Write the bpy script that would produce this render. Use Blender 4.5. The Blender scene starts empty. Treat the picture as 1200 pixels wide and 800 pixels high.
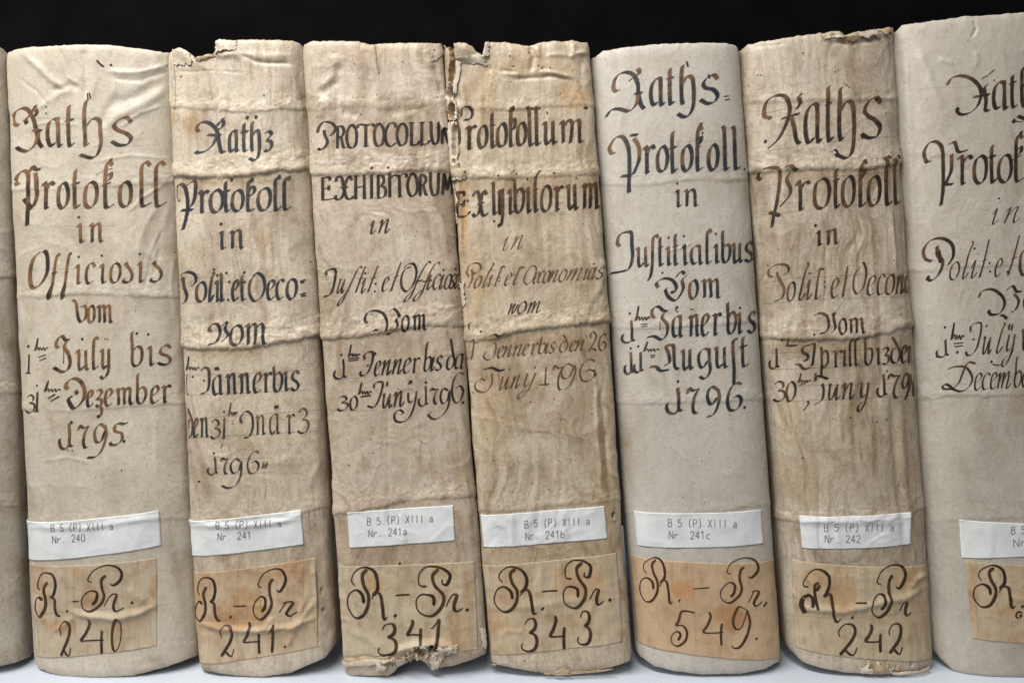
import bpy, bmesh, math
import numpy as np
SC = bpy.context.scene
COL = SC.collection

# ------------------------------------------------------------------ camera
F = 900.0            # focal length in pixels of a 1200 px wide picture
CX, CY = 600.0, 320.0
D = 0.44             # camera to the front of the spines
HC = (795.0 - CY) / F * D
cam_d = bpy.data.cameras.new("camera")
cam_d.sensor_width = 36.0
cam_d.lens = 36.0 * F / 1200.0
cam_d.shift_y = -(400.0 - CY) / 1200.0
cam_d.clip_start, cam_d.clip_end = 0.01, 20.0
cam = bpy.data.objects.new("camera", cam_d)
COL.objects.link(cam)
cam.location = (0, -D, HC)
cam.rotation_euler = (math.pi / 2, 0, 0)
SC.camera = cam

# ------------------------------------------------------------------ light
w = bpy.data.worlds.new("World"); SC.world = w; w.use_nodes = True
bg = w.node_tree.nodes["Background"]
bg.inputs[0].default_value = (1.0, 0.97, 0.94, 1); bg.inputs[1].default_value = 0.15
def area(name, loc, target, sx, sy, power, col):
    l = bpy.data.lights.new(name, 'AREA'); l.shape = 'RECTANGLE'
    l.size, l.size_y, l.energy, l.color = sx, sy, power, col
    o = bpy.data.objects.new(name, l); COL.objects.link(o); o.location = loc
    d = (target[0]-loc[0], target[1]-loc[1], target[2]-loc[2])
    yaw = math.atan2(d[0], d[1]); pit = math.atan2(d[2], math.hypot(d[0], d[1]))
    o.rotation_euler = (math.pi/2 + pit, 0, -yaw)
    return o
area("ceiling_tube_light", (-0.36, -0.44, 0.98), (-0.04, 0.0, 0.2), 0.9, 0.16, 17.0, (1.0, 0.965, 0.91))
area("aisle_fill_light", (-0.8, -1.4, 0.95), (0, 0, 0.2), 1.0, 0.8, 13.0, (1.0, 0.97, 0.93))
SC.view_settings.view_transform = 'Standard'
SC.view_settings.look = 'None'
SC.view_settings.exposure = 0.0
SC.view_settings.gamma = 1.0
SC.cycles.max_bounces = 6
SC.cycles.transparent_max_bounces = 12

# ------------------------------------------------------------------ noise
_rng = np.random.RandomState(7)
_T = _rng.rand(512, 512).astype(np.float64) * 2 - 1
def vnoise(x, y, seed=0):
    x = np.asarray(x, float) + seed * 37.31; y = np.asarray(y, float) + seed * 91.73
    xi = np.floor(x).astype(int); yi = np.floor(y).astype(int)
    fx = x - xi; fy = y - yi
    fx = fx*fx*fx*(fx*(fx*6-15)+10); fy = fy*fy*fy*(fy*(fy*6-15)+10)
    a = _T[xi % 512, yi % 512]; b = _T[(xi+1) % 512, yi % 512]
    c = _T[xi % 512, (yi+1) % 512]; d = _T[(xi+1) % 512, (yi+1) % 512]
    return (a*(1-fx)+b*fx)*(1-fy) + (c*(1-fx)+d*fx)*fy
def fbm(x, y, oct=4, seed=0, gain=0.5):
    s = 0; a = 1; t = 0
    for k in range(oct):
        s = s + a*vnoise(x*2**k, y*2**k, seed + k*11); t += a; a *= gain
    return s / t

# ------------------------------------------------------------------ nodes
def nd(nt, typ, **kw):
    n = nt.nodes.new(typ)
    for k, v in kw.items(): setattr(n, k, v)
    return n
def newmat(name):
    m = bpy.data.materials.new(name); m.use_nodes = True
    nt = m.node_tree; b = nt.nodes["Principled BSDF"]
    return m, nt, b, nt.links.new
def noise_tex(nt, vec, scale, loc=(0,0,0), detail=4, rough=0.55):
    mp = nd(nt, 'ShaderNodeMapping'); mp.inputs['Scale'].default_value = scale; mp.inputs['Location'].default_value = loc
    nt.links.new(vec, mp.inputs['Vector'])
    n = nd(nt, 'ShaderNodeTexNoise'); n.inputs['Scale'].default_value = 1.0
    n.inputs['Detail'].default_value = detail; n.inputs['Roughness'].default_value = rough
    nt.links.new(mp.outputs[0], n.inputs['Vector'])
    return n.outputs['Fac']
def remap(nt, val, a, b, c=0.0, d=1.0):
    n = nd(nt, 'ShaderNodeMapRange'); n.interpolation_type = 'SMOOTHSTEP'
    nt.links.new(val, n.inputs['Value'])
    for i, v in zip((1, 2, 3, 4), (a, b, c, d)): n.inputs[i].default_value = v
    return n.outputs['Result']
def mixc(nt, fac, a, b, blend='MIX'):
    n = nd(nt, 'ShaderNodeMix'); n.data_type = 'RGBA'; n.blend_type = blend
    for sock, v in ((n.inputs[0], fac), (n.inputs[6], a), (n.inputs[7], b)):
        if isinstance(v, (int, float)): sock.default_value = v
        elif isinstance(v, tuple): sock.default_value = (*v, 1) if len(v) == 3 else v
        else: nt.links.new(v, sock)
    return n.outputs[2]
def attr(nt, name):
    n = nd(nt, 'ShaderNodeAttribute'); n.attribute_name = name; return n

def parchment(name, ca, cb, grime, streak=0.3, specks=0.5, grime_amt=0.7, rough=0.40, bump=0.30, ofs=0.0):
    m, nt, b, L = newmat(name)
    v = attr(nt, 'suv').outputs['Vector']
    big = noise_tex(nt, v, (22, 14, 1), (ofs, ofs, 0), 5, 0.6)
    c = mixc(nt, remap(nt, big, 0.35, 0.68), ca, cb)
    mid = noise_tex(nt, v, (75, 55, 1), (ofs+3, 1, 0), 6, 0.65)
    c = mixc(nt, remap(nt, mid, 0.46, 0.75, 0, grime_amt), c, grime)
    wv = nd(nt, 'ShaderNodeTexNoise'); wv.inputs['Scale'].default_value = 32; wv.inputs['Detail'].default_value = 4
    L(v, wv.inputs['Vector'])
    ws = nd(nt, 'ShaderNodeVectorMath', operation='MULTIPLY_ADD'); L(wv.outputs['Color'], ws.inputs[0])
    ws.inputs[1].default_value = (0.011, 0.03, 0); L(v, ws.inputs[2]); vw = ws.outputs[0]
    def times(a, k):
        n = nd(nt, 'ShaderNodeMath', operation='MULTIPLY'); L(a, n.inputs[0])
        if isinstance(k, float): n.inputs[1].default_value = k
        else: L(k, n.inputs[1])
        return n.outputs[0]
    msk = remap(nt, noise_tex(nt, v, (38, 17, 1), (ofs+1, 7, 0), 3), 0.38, 0.66)
    st = noise_tex(nt, vw, (430, 42, 1), (ofs, 5, 0), 4, 0.7)
    c = mixc(nt, times(remap(nt, st, 0.46, 0.74, 0, streak), msk), c, tuple(x*0.6 for x in grime))
    st2 = noise_tex(nt, vw, (150, 18, 1), (ofs+8, 5, 0), 4, 0.65)
    c = mixc(nt, remap(nt, st2, 0.5, 0.74, 0, streak*0.75), c, grime)
    blot = noise_tex(nt, vw, (120, 105, 1), (ofs+6, 3, 0), 7, 0.72)
    c = mixc(nt, remap(nt, blot, 0.53, 0.68, 0, grime_amt*0.6), c, tuple(x*0.8 for x in grime))
    fine = noise_tex(nt, v, (900, 800, 1), (1, ofs, 0), 3, 0.7)
    c = mixc(nt, remap(nt, fine, 0.3, 0.75, 0.0, 0.16), c, tuple(x*0.45 for x in grime))
    mot = noise_tex(nt, v, (480, 360, 1), (ofs+11, 8, 0), 8, 0.82)
    c = mixc(nt, remap(nt, mot, 0.48, 0.64, 0, 0.22+0.36*grime_amt), c, tuple(x*0.8 for x in grime))
    sp = noise_tex(nt, v, (420, 420, 1), (ofs+2, 9, 0), 1.5, 0.5)
    c = mixc(nt, remap(nt, sp, 0.705, 0.76, 0, specks), c, (0.07, 0.042, 0.022))
    sp2 = noise_tex(nt, v, (1500, 1400, 1), (ofs+4, 2, 0), 1.0, 0.5)
    c = mixc(nt, remap(nt, sp2, 0.72, 0.78, 0, specks*0.7), c, (0.10, 0.065, 0.04))
    wp = noise_tex(nt, v, (260, 200, 1), (ofs+9, 4, 0), 6, 0.75)
    c = mixc(nt, remap(nt, wp, 0.54, 0.70, 0, 0.42), c, tuple(min(0.8, x*1.22) for x in ca))
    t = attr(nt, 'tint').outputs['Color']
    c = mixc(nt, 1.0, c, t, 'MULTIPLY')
    L(c, b.inputs['Base Color'])
    r = remap(nt, mid, 0.3, 0.7, rough-0.08, rough+0.15); L(r, b.inputs['Roughness'])
    b.inputs['Specular IOR Level'].default_value = 0.45
    b1 = nd(nt, 'ShaderNodeBump'); b1.inputs['Strength'].default_value = bump; b1.inputs['Distance'].default_value = 0.0005
    h = nd(nt, 'ShaderNodeMath', operation='ADD'); L(fine, h.inputs[0])
    h2 = nd(nt, 'ShaderNodeMath', operation='MULTIPLY'); L(st, h2.inputs[0]); h2.inputs[1].default_value = 2.2*streak + 0.3
    L(h2.outputs[0], h.inputs[1])
    h3 = nd(nt, 'ShaderNodeMath', operation='ADD'); L(h.outputs[0], h3.inputs[0])
    h4 = nd(nt, 'ShaderNodeMath', operation='MULTIPLY'); L(wp, h4.inputs[0]); h4.inputs[1].default_value = 1.2
    L(h4.outputs[0], h3.inputs[1])
    L(h3.outputs[0], b1.inputs['Height']); L(b1.outputs[0], b.inputs['Normal'])
    return m

def paper(name, ca, cb, stain, fibre=0.1, stain_amt=0.5, ofs=0.0, rough=0.65):
    m, nt, b, L = newmat(name)
    v = attr(nt, 'suv').outputs['Vector']
    big = noise_tex(nt, v, (45, 40, 1), (ofs, 2, 0), 5, 0.6)
    c = mixc(nt, remap(nt, big, 0.35, 0.7), ca, cb)
    sn = noise_tex(nt, v, (60, 75, 1), (ofs+5, ofs, 0), 5, 0.6)
    c = mixc(nt, remap(nt, sn, 0.5, 0.72, 0, stain_amt), c, stain)
    st = noise_tex(nt, v, (420, 40, 1), (ofs, 1, 0), 4, 0.65)
    c = mixc(nt, remap(nt, st, 0.45, 0.75, 0, fibre), c, tuple(x*0.5 for x in cb))
    gp = noise_tex(nt, v, (130, 120, 1), (ofs+7, 6, 0), 7, 0.72)
    c = mixc(nt, remap(nt, gp, 0.47, 0.68, 0, stain_amt*0.6), c, tuple(x*0.72 for x in stain))
    fine = noise_tex(nt, v, (1100, 1000, 1), (3, ofs, 0), 3, 0.7)
    c = mixc(nt, remap(nt, fine, 0.35, 0.8, 0, 0.14), c, tuple(x*0.4 for x in cb))
    c = mixc(nt, 1.0, c, attr(nt, 'tint').outputs['Color'], 'MULTIPLY')
    L(c, b.inputs['Base Color']); b.inputs['Roughness'].default_value = rough
    b.inputs['Specular IOR Level'].default_value = 0.3
    b1 = nd(nt, 'ShaderNodeBump'); b1.inputs['Strength'].default_value = 0.25; b1.inputs['Distance'].default_value = 0.0004
    L(fine, b1.inputs['Height']); L(b1.outputs[0], b.inputs['Normal'])
    return m

def ink_mat(name, brown, black, patchy=0.5, rough=0.5):
    m, nt, b, L = newmat(name)
    a = attr(nt, 'ink'); sep = nd(nt, 'ShaderNodeSeparateColor'); L(a.outputs['Color'], sep.inputs[0])
    v = attr(nt, 'suv').outputs['Vector']
    n = noise_tex(nt, v, (330, 330, 1), (0, 0, 0), 3, 0.6)
    ad = nd(nt, 'ShaderNodeMath', operation='MULTIPLY_ADD'); L(n, ad.inputs[0]); ad.inputs[1].default_value = 0.7
    ad2 = nd(nt, 'ShaderNodeMath', operation='SUBTRACT'); L(sep.outputs[0], ad2.inputs[0]); ad2.inputs[1].default_value = 0.35
    L(ad2.outputs[0], ad.inputs[2])
    c = mixc(nt, remap(nt, ad.outputs[0], 0.05, 0.95), brown, black)
    L(c, b.inputs['Base Color']); b.inputs['Roughness'].default_value = rough
    b.inputs['Specular IOR Level'].default_value = 0.25
    wn = noise_tex(nt, v, (900, 800, 1), (5, 0, 0), 4, 0.7)
    al = nd(nt, 'ShaderNodeMath', operation='MULTIPLY'); L(sep.outputs[1], al.inputs[0])
    L(remap(nt, wn, 0.56, 0.82, 1.0, 1.0-patchy), al.inputs[1])  # ink worn thin in patches
    L(al.outputs[0], b.inputs['Alpha'])
    return m

# ------------------------------------------------------------------ mesh helper
def link_mesh(name, V, Q, mat, parent=None, base=(0,0,0), attrs=None, smooth=True):
    V = np.asarray(V, np.float64) - np.asarray(base); Q = np.asarray(Q, np.int32)
    me = bpy.data.meshes.new(name)
    me.vertices.add(len(V)); me.vertices.foreach_set('co', V.astype(np.float32).ravel())
    k = Q.shape[1]
    me.loops.add(Q.size); me.loops.foreach_set('vertex_index', Q.ravel())
    me.polygons.add(len(Q))
    me.polygons.foreach_set('loop_start', np.arange(0, Q.size, k, dtype=np.int32))
    me.polygons.foreach_set('use_smooth', np.full(len(Q), smooth, dtype=bool))
    me.update(calc_edges=True)
    for an, (ty, dat) in (attrs or {}).items():
        a = me.attributes.new(an, ty, 'POINT')
        a.data.foreach_set('vector' if ty == 'FLOAT_VECTOR' else 'color', np.asarray(dat, np.float32).ravel())
    me.materials.append(mat)
    o = bpy.data.objects.new(name, me); COL.objects.link(o)
    if parent: o.parent = parent
    return o
def grid_quads(nu, nv, off=0):
    i, j = np.meshgrid(np.arange(nu-1), np.arange(nv-1), indexing='ij')
    a = i*nv + j
    return (np.stack([a, a+nv, a+nv+1, a+1], -1).reshape(-1, 4) + off)
def rgba(t): return np.concatenate([t, np.ones((*t.shape[:-1], 1))], -1)

def project(P):
    d = P[..., 1] + D
    return CX + F*P[..., 0]/d, CY - F*(P[..., 2]-HC)/d

# ------------------------------------------------------------------ a book
class Book:
    NU, NV = 220, 640
    def __init__(s, k, cfg):
        s.k = k; s.cfg = cfg
        s.sag = cfg['sag']; s.n = cfg['n']; s.yo = cfg.get('yo', 0.0)
        a = np.linspace(math.pi, 0, 4001)
        ca, sa = np.cos(a), np.sin(a)
        X = 0.5 + 0.5*np.sign(ca)*np.abs(ca)**(2/s.n); Y = -s.sag*np.abs(sa)**(2/s.n)
        wid = cfg['xr'][1]-cfg['xl'][1]
        back = 0.014
        X = np.concatenate([[0.0], X, [1.0]]); Y = np.concatenate([[back], Y, [back]])
        L = np.concatenate([[0], np.cumsum(np.hypot(np.diff(X)*wid, np.diff(Y)))])
        s.len = L[-1]; s.S = L/L[-1]; s.X = X; s.Y = Y + s.sag + s.yo
        s.s0 = s.S[1]; s.s1 = s.S[-2]
        s.wid = wid
        tx = np.gradient(X*wid, s.S); ty = np.gradient(s.Y, s.S)
        ln = np.hypot(tx, ty) + 1e-12
        k3 = np.ones(41)/41
        nx = np.convolve(np.pad(ty/ln, 20, mode='edge'), k3, 'valid'); ny = np.convolve(np.pad(-tx/ln, 20, mode='edge'), k3, 'valid')
        ln = np.hypot(nx, ny); s.NXt = nx/ln; s.NYt = ny/ln
        s.zA, s.zB = cfg['z']           # heights at which xl/xr are given
    def lim(s, z):
        t = (z-s.zA)/(s.zB-s.zA)
        (l0, l1), (r0, r1) = s.cfg['xl'], s.cfg['xr']
        return l0+(l1-l0)*t, r0+(r1-r0)*t
    def base(s, u, z):
        l, r = s.lim(z)
        return np.stack([l+np.interp(u, s.S, s.X)*(r-l), np.interp(u, s.S, s.Y)+0*z, z+0*u], -1)
    def nrm(s, u):
        return np.stack([np.interp(u, s.S, s.NXt), np.interp(u, s.S, s.NYt), 0*u], -1)
    def inv(s, px, py):
        px = np.asarray(px, float); py = np.asarray(py, float)
        l, r = s.lim(np.full_like(px, 0.18))
        pl = CX+F*l/(D+s.yo+s.sag*.5); pr = CX+F*r/(D+s.yo+s.sag*.5)
        zz = HC-(py-CY)/F*D
        lo, hi = s.s0*0.6, 1-(1-s.s1)*0.6
        u = np.clip(lo+(hi-lo)*(px-pl)/(pr-pl), lo+.05, hi-.05); z = zz.copy()
        for it in range(30):
            h = 1e-3
            x0, y0 = project(s.base(u, z)); x1, _ = project(s.base(u+h, z))
            xm, _ = project(s.base(u-h, z))
            du = (px-x0)/np.maximum((x1-xm)/(2*h), 60.0)
            u = np.clip(u+np.clip(du, -.08, .08), lo, hi)
            d = s.base(u, z)[..., 1]+D
            z = HC-(py-CY)/F*d
        return u, z
    def outline(s, pts, top):
        p = np.array(pts, float)
        xs = np.linspace(p[0, 0], p[-1, 0], 500); ys = np.interp(xs, p[:, 0], p[:, 1])
        u, z = s.inv(xs, ys)
        o = np.argsort(u, kind='stable'); u, z = u[o], z[o]
        return u, z
    def build_grid(s):
        c = s.cfg
        u = np.linspace(0, 1, s.NU)
        ut, zt = s.outline(c['top'], True); ub, zb = s.outline(c['bot'], False)
        s.zt = np.interp(u, ut, zt); s.zb = np.interp(u, ub, zb)
        s.zt = s.zt + 0.0004*fbm(u*60, u*0, 3, s.k) + c.get('rag', 0.0)*fbm(u*45, u*0+3, 4, s.k+5)
        s.zb = np.maximum(s.zb + 0.0002*fbm(u*50, u*0+9, 3, s.k+3), 0.0003)
        v = np.linspace(0, 1, s.NV)
        U = np.repeat(u[:, None], s.NV, 1); Z = s.zb[:, None]+(s.zt-s.zb)[:, None]*v[None]
        s.u = u; P = s.base(U, Z)
        PX, PY = project(P)
        A = U*s.len                     # arc metres
        k = s.k
        h = np.zeros_like(U); tint = np.ones((*U.shape, 3))
        wrp = fbm(A*30, Z*30, 2, k+40)*0.012
        h += c.get('dent', 0.0006)*fbm((A+wrp)*26, (Z+wrp)*16, 3, k+1)
        rd = 1-np.abs(fbm((A+wrp)*40, (Z+wrp*2)*34, 3, k+2))*2.2
        h += 0.95*c.get('crumple', 0.00025)*np.clip(rd, 0, 1)**2
        rd2 = 1-np.abs(fbm((A+wrp*3)*95, (Z+wrp*4)*70, 3, k+32))*2.4
        h += 0.28*c.get('crumple', 0.00025)*np.clip(rd2, 0, 1)**2
        vm = np.clip(.55+1.6*fbm(A*22, Z*12, 2, k+27), .1, 1.6)
        h += 1.7*c.get('vert', 0.0001)*vm*(fbm(A*210+wrp*160, Z*13, 3, k+3) + .9*fbm(A*90+wrp*120, Z*8, 2, k+23))
        h += c.get('fine', 0.00004)*fbm(A*420, Z*330, 3, k+4)
        for f in c.get('folds', []):
            pts, amp, wa, wb = f[:4]
            p = np.array(pts, float)
            yc = np.interp(PX, p[:, 0], p[:, 1]) + 1.6*fbm(PX/9, PX*0, 3, k+60)+ 0.7*fbm(PX/2.5, PX*0, 2, k+66)
            fade = 1.0
            if len(f) > 4:
                x0, x1 = f[4]; fade = np.clip((PX-x0)/12+.5, 0, 1)*np.clip((x1-PX)/12+.5, 0, 1)
            sd = yc-PY
            irr = 0.75+0.5*fbm(PX/28, PX*0+amp*1e4, 3, k+70)
            up = np.where(sd > 0, np.exp(-(sd/wa)**1.0)*(1-0.25*np.exp(-sd/2.0)), 0)
            wbb = wb*0.8
            dn = np.where(sd <= 0, 0.52*(1-np.clip(-sd/wbb, 0, 1)**2*(3-2*np.clip(-sd/wbb, 0, 1)))+0.23*np.exp(np.minimum(sd, 0)/(wb*2.6)), 0)
            h += 1.0*amp*irr*fade*(up+dn)
            under_brown = np.where(sd <= 2, np.exp(np.minimum(sd-2, 0)/15), 0)*fade*np.clip(.55+1.5*fbm(PX/13, PY/7, 4, k+120), 0, 1)*min(1, amp/.002)*c.get('grime_browning', 0)  # patchy brown tint just below the fold line
            tint = tint*(1-under_brown[..., None]*np.array([.15, .20, .26]))
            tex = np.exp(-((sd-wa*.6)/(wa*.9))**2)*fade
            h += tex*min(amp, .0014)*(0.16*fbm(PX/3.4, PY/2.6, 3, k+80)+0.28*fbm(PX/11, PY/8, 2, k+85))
            patchy = tex*np.clip(fbm(PX/5, PY/3.5, 4, k+88)*2.2+.35, 0, 1)*min(1, amp/.0018)  # patchy lighter tint on the bulge above the fold line
            tint = tint*(1+patchy[..., None]*np.array([.16, .16, .15]))
        for f in c.get('ridges', []):
            pts, amp, wd = f
            p = np.array(pts, float)
            m = (PX > p[:, 0].min()-4*wd) & (PX < p[:, 0].max()+4*wd) & (PY > p[:, 1].min()-4*wd) & (PY < p[:, 1].max()+4*wd)
            if not m.any(): continue
            x, y = PX[m], PY[m]
            jx = 1.5*fbm(x/14, y/14, 3, k+90); x = x+jx; y = y+1.5*fbm(x/14, y/14, 3, k+95)
            best = np.full(x.shape, 1e9); tt = np.zeros(x.shape); n = len(p)-1
            for i in range(n):
                a, b = p[i], p[i+1]; ab = b-a; q = np.clip(((x-a[0])*ab[0]+(y-a[1])*ab[1])/(ab@ab+1e-9), 0, 1)
                dd = np.hypot(x-a[0]-q*ab[0], y-a[1]-q*ab[1]); bet = dd < best
                best = np.where(bet, dd, best); tt = np.where(bet, (i+q)/n, tt)
            h[m] += 0.8*amp*np.exp(-(best/wd)**2)*np.clip(np.minimum(tt, 1-tt)*6+.15, 0, 1)
        for (x, y, rx, ry, col, st) in c.get('stains', []):  # tint blotches; several are brown bands just below folds
            r = np.hypot((PX-x)/rx, (PY-y)/ry) + 0.45*fbm(PX/9, PY/9, 4, int(x))
            a = st*np.clip(1.25-r, 0, 1)**0.6*np.where(r < 1.25, 1, 0)
            a = np.clip(a*1.0, 0, 1)[..., None]
            tint = tint*(1-a)+np.array(col)*a
        for (x, y, rx, ry, dep) in c.get('gouges', []):
            r = np.hypot((PX-x)/rx, (PY-y)/ry) + 0.5*fbm(PX/5, PY/5, 3, int(x)+3)
            h -= dep*np.clip((1.1-r)*3, 0, 1)
        gr = c.get('grime_browning', 0.0)
        if gr:
            w1 = fbm((A+wrp*2)*75, (Z+wrp*2)*11, 5, k+101, .62); w2 = fbm((A+wrp)*28, (Z+wrp)*24, 5, k+103, .6); w3 = fbm(A*170+wrp*150, Z*16, 4, k+105, .6)
            mk = np.clip(w1*1.5+w2*1.3-.12, 0, 1) + .95*np.clip(w3*2.6-.3, 0, 1)*np.clip(w2*2+.6, 0, 1)
            rim = np.exp(-np.minimum(U-s.s0, s.s1-U)/.035)*np.clip(.5+1.4*w2, 0, 1.2) + .6*np.exp(-np.minimum(s.zt[:, None]-Z, Z-s.zb[:, None])/.012)*np.clip(.4+1.6*w2, 0, 1.2)  # browning grows denser toward side borders, head and tail
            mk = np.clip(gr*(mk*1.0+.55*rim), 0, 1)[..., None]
            tint = tint*(1-mk*np.array(c.get('browncol', (.27, .325, .385))))
        zt_ = (s.zt[:, None]-Z); zb_ = (Z-s.zb[:, None])
        h -= c.get('edge', 0.0012)*(np.exp(-zt_/0.0022)+np.exp(-zb_/0.0022))
        h *= np.clip((U-0.0)/0.03, 0, 1)*np.clip((1-U)/0.03, 0, 1)*0.9+0.1
        side = np.minimum(1, np.minimum((U-s.s0*.4)/(s.s0*.8), (1-U-(1-s.s1)*.4)/((1-s.s1)*.8)))
        h = np.where(h > 0, h*np.clip(side, 0.15, 1), h)
        N = s.nrm(U)
        s.N = N
        s.G = P+N*h[..., None]
        # lift along the face normal may not go under the shelf
        s.G[..., 2] = np.maximum(s.G[..., 2], 0.0003)
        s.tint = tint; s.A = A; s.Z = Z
    def pos(s, u, z, off):
        """point on the finished surface, lifted by off"""
        u = np.clip(u, 0, 1); fu = u*(s.NU-1); i = np.clip(np.floor(fu).astype(int), 0, s.NU-2); a = (fu-i)
        zb = np.interp(u, s.u, s.zb); zt = np.interp(u, s.u, s.zt)
        fv = np.clip((z-zb)/(zt-zb), 0, 1)*(s.NV-1); j = np.clip(np.floor(fv).astype(int), 0, s.NV-2); b = (fv-j)
        a = a[..., None]; b = b[..., None]
        p = (s.G[i, j]*(1-a)+s.G[i+1, j]*a)*(1-b)+(s.G[i, j+1]*(1-a)+s.G[i+1, j+1]*a)*b
        return p + s.nrm(u)*np.asarray(off)[..., None]
    def make(s):
        c = s.cfg; k = s.k
        s.build_grid()
        l, r = s.lim(np.array(0.0))
        base = np.array([(l+r)/2, s.yo+s.sag+0.1, 0.0])
        e = bpy.data.objects.new('book', None); COL.objects.link(e); e.location = base
        e.empty_display_size = 0.05
        e['label'] = c['label']; e['category'] = 'book'; e['group'] = 'parchment record books standing on the shelf'
        s.e = e; s.b = base
        s.mat = parchment('parchment_%s' % c['tone'], *c['cols'], **c.get('matkw', {}), ofs=k*4.7)
        # turned-in rows at head and tail
        G = s.G
        def inward(row, dz):
            q = row - s.N[:, 0]*0.0016; q = q.copy(); q[:, 2] = np.maximum(q[:, 2]+dz, 0.0002); return q
        t1 = inward(G[:, -1], -0.0004); b1 = inward(G[:, 0], 0.0003)
        t2 = t1.copy(); t2[:, 2] -= 0.012; t2 -= s.N[:, 0]*0.0006
        b2 = b1.copy(); b2[:, 2] += 0.010; b2 -= s.N[:, 0]*0.0006
        V = np.concatenate([b2[:, None], b1[:, None], G, t1[:, None], t2[:, None]], 1)
        def ex(a): return np.concatenate([a[:, :1], a[:, :1], a, a[:, -1:], a[:, -1:]], 1)
        suv = np.stack([ex(s.A)+k*0.7, ex(s.Z), 0*ex(s.A)+k], -1)
        nv = s.NV+4
        link_mesh('spine', V.reshape(-1, 3), grid_quads(s.NU, nv), s.mat, e, base,
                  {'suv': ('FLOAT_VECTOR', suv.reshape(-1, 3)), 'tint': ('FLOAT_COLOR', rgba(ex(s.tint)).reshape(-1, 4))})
        s.boards()
    def slab(s, name, mat, f0, f1, y0, y1, z0, z1, inset0, inset1, ny=2, nz=2, bev=0.0012):
        """a leaning slab between two fractions of the book's width"""
        V = []
        for z in (z0, z1):
            l, r = s.lim(np.array(z)); l = float(l); r = float(r)
            xa = l+(r-l)*f0+inset0; xb = l+(r-l)*f1+inset1
            V += [(xa, y0, z), (xb, y0, z), (xb, y1, z), (xa, y1, z)]
        bm = bmesh.new(); vs = [bm.verts.new(np.array(p)-s.b) for p in V]
        for q in ((3, 2, 1, 0), (4, 5, 6, 7), (0, 1, 5, 4), (1, 2, 6, 5), (2, 3, 7, 6), (3, 0, 4, 7)):
            bm.faces.new([vs[i] for i in q])
        bmesh.ops.bevel(bm, geom=bm.edges[:], offset=bev, segments=2, affect='EDGES')
        me = bpy.data.meshes.new(name); bm.to_mesh(me); bm.free()
        a = me.attributes.new('suv', 'FLOAT_VECTOR', 'POINT'); t = me.attributes.new('tint', 'FLOAT_COLOR', 'POINT')
        for i, v in enumerate(me.vertices):
            a.data[i].vector = (v.co.y+v.co.x*0.6+s.k*.7, v.co.z, s.k); t.data[i].color = (1, 1, 1, 1)
        me.materials.append(mat)
        o = bpy.data.objects.new(name, me); COL.objects.link(o); o.parent = s.e
        return o
    def boards(s):
        y0 = s.yo+s.sag; top = float(np.median(s.zt))-0.004
        s.slab('cover_board', s.mat, 0, 0, y0+0.010, y0+0.235, 0.0006, top, 0.0012, 0.0042)
        s.slab('cover_board', s.mat, 1, 1, y0+0.010, y0+0.235, 0.0006, top, -0.0042, -0.0012)
        s.slab('page_block', PAGES, 0, 1, y0+0.004, y0+0.228, 0.004, top-0.010, 0.0046, -0.0046)

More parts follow.
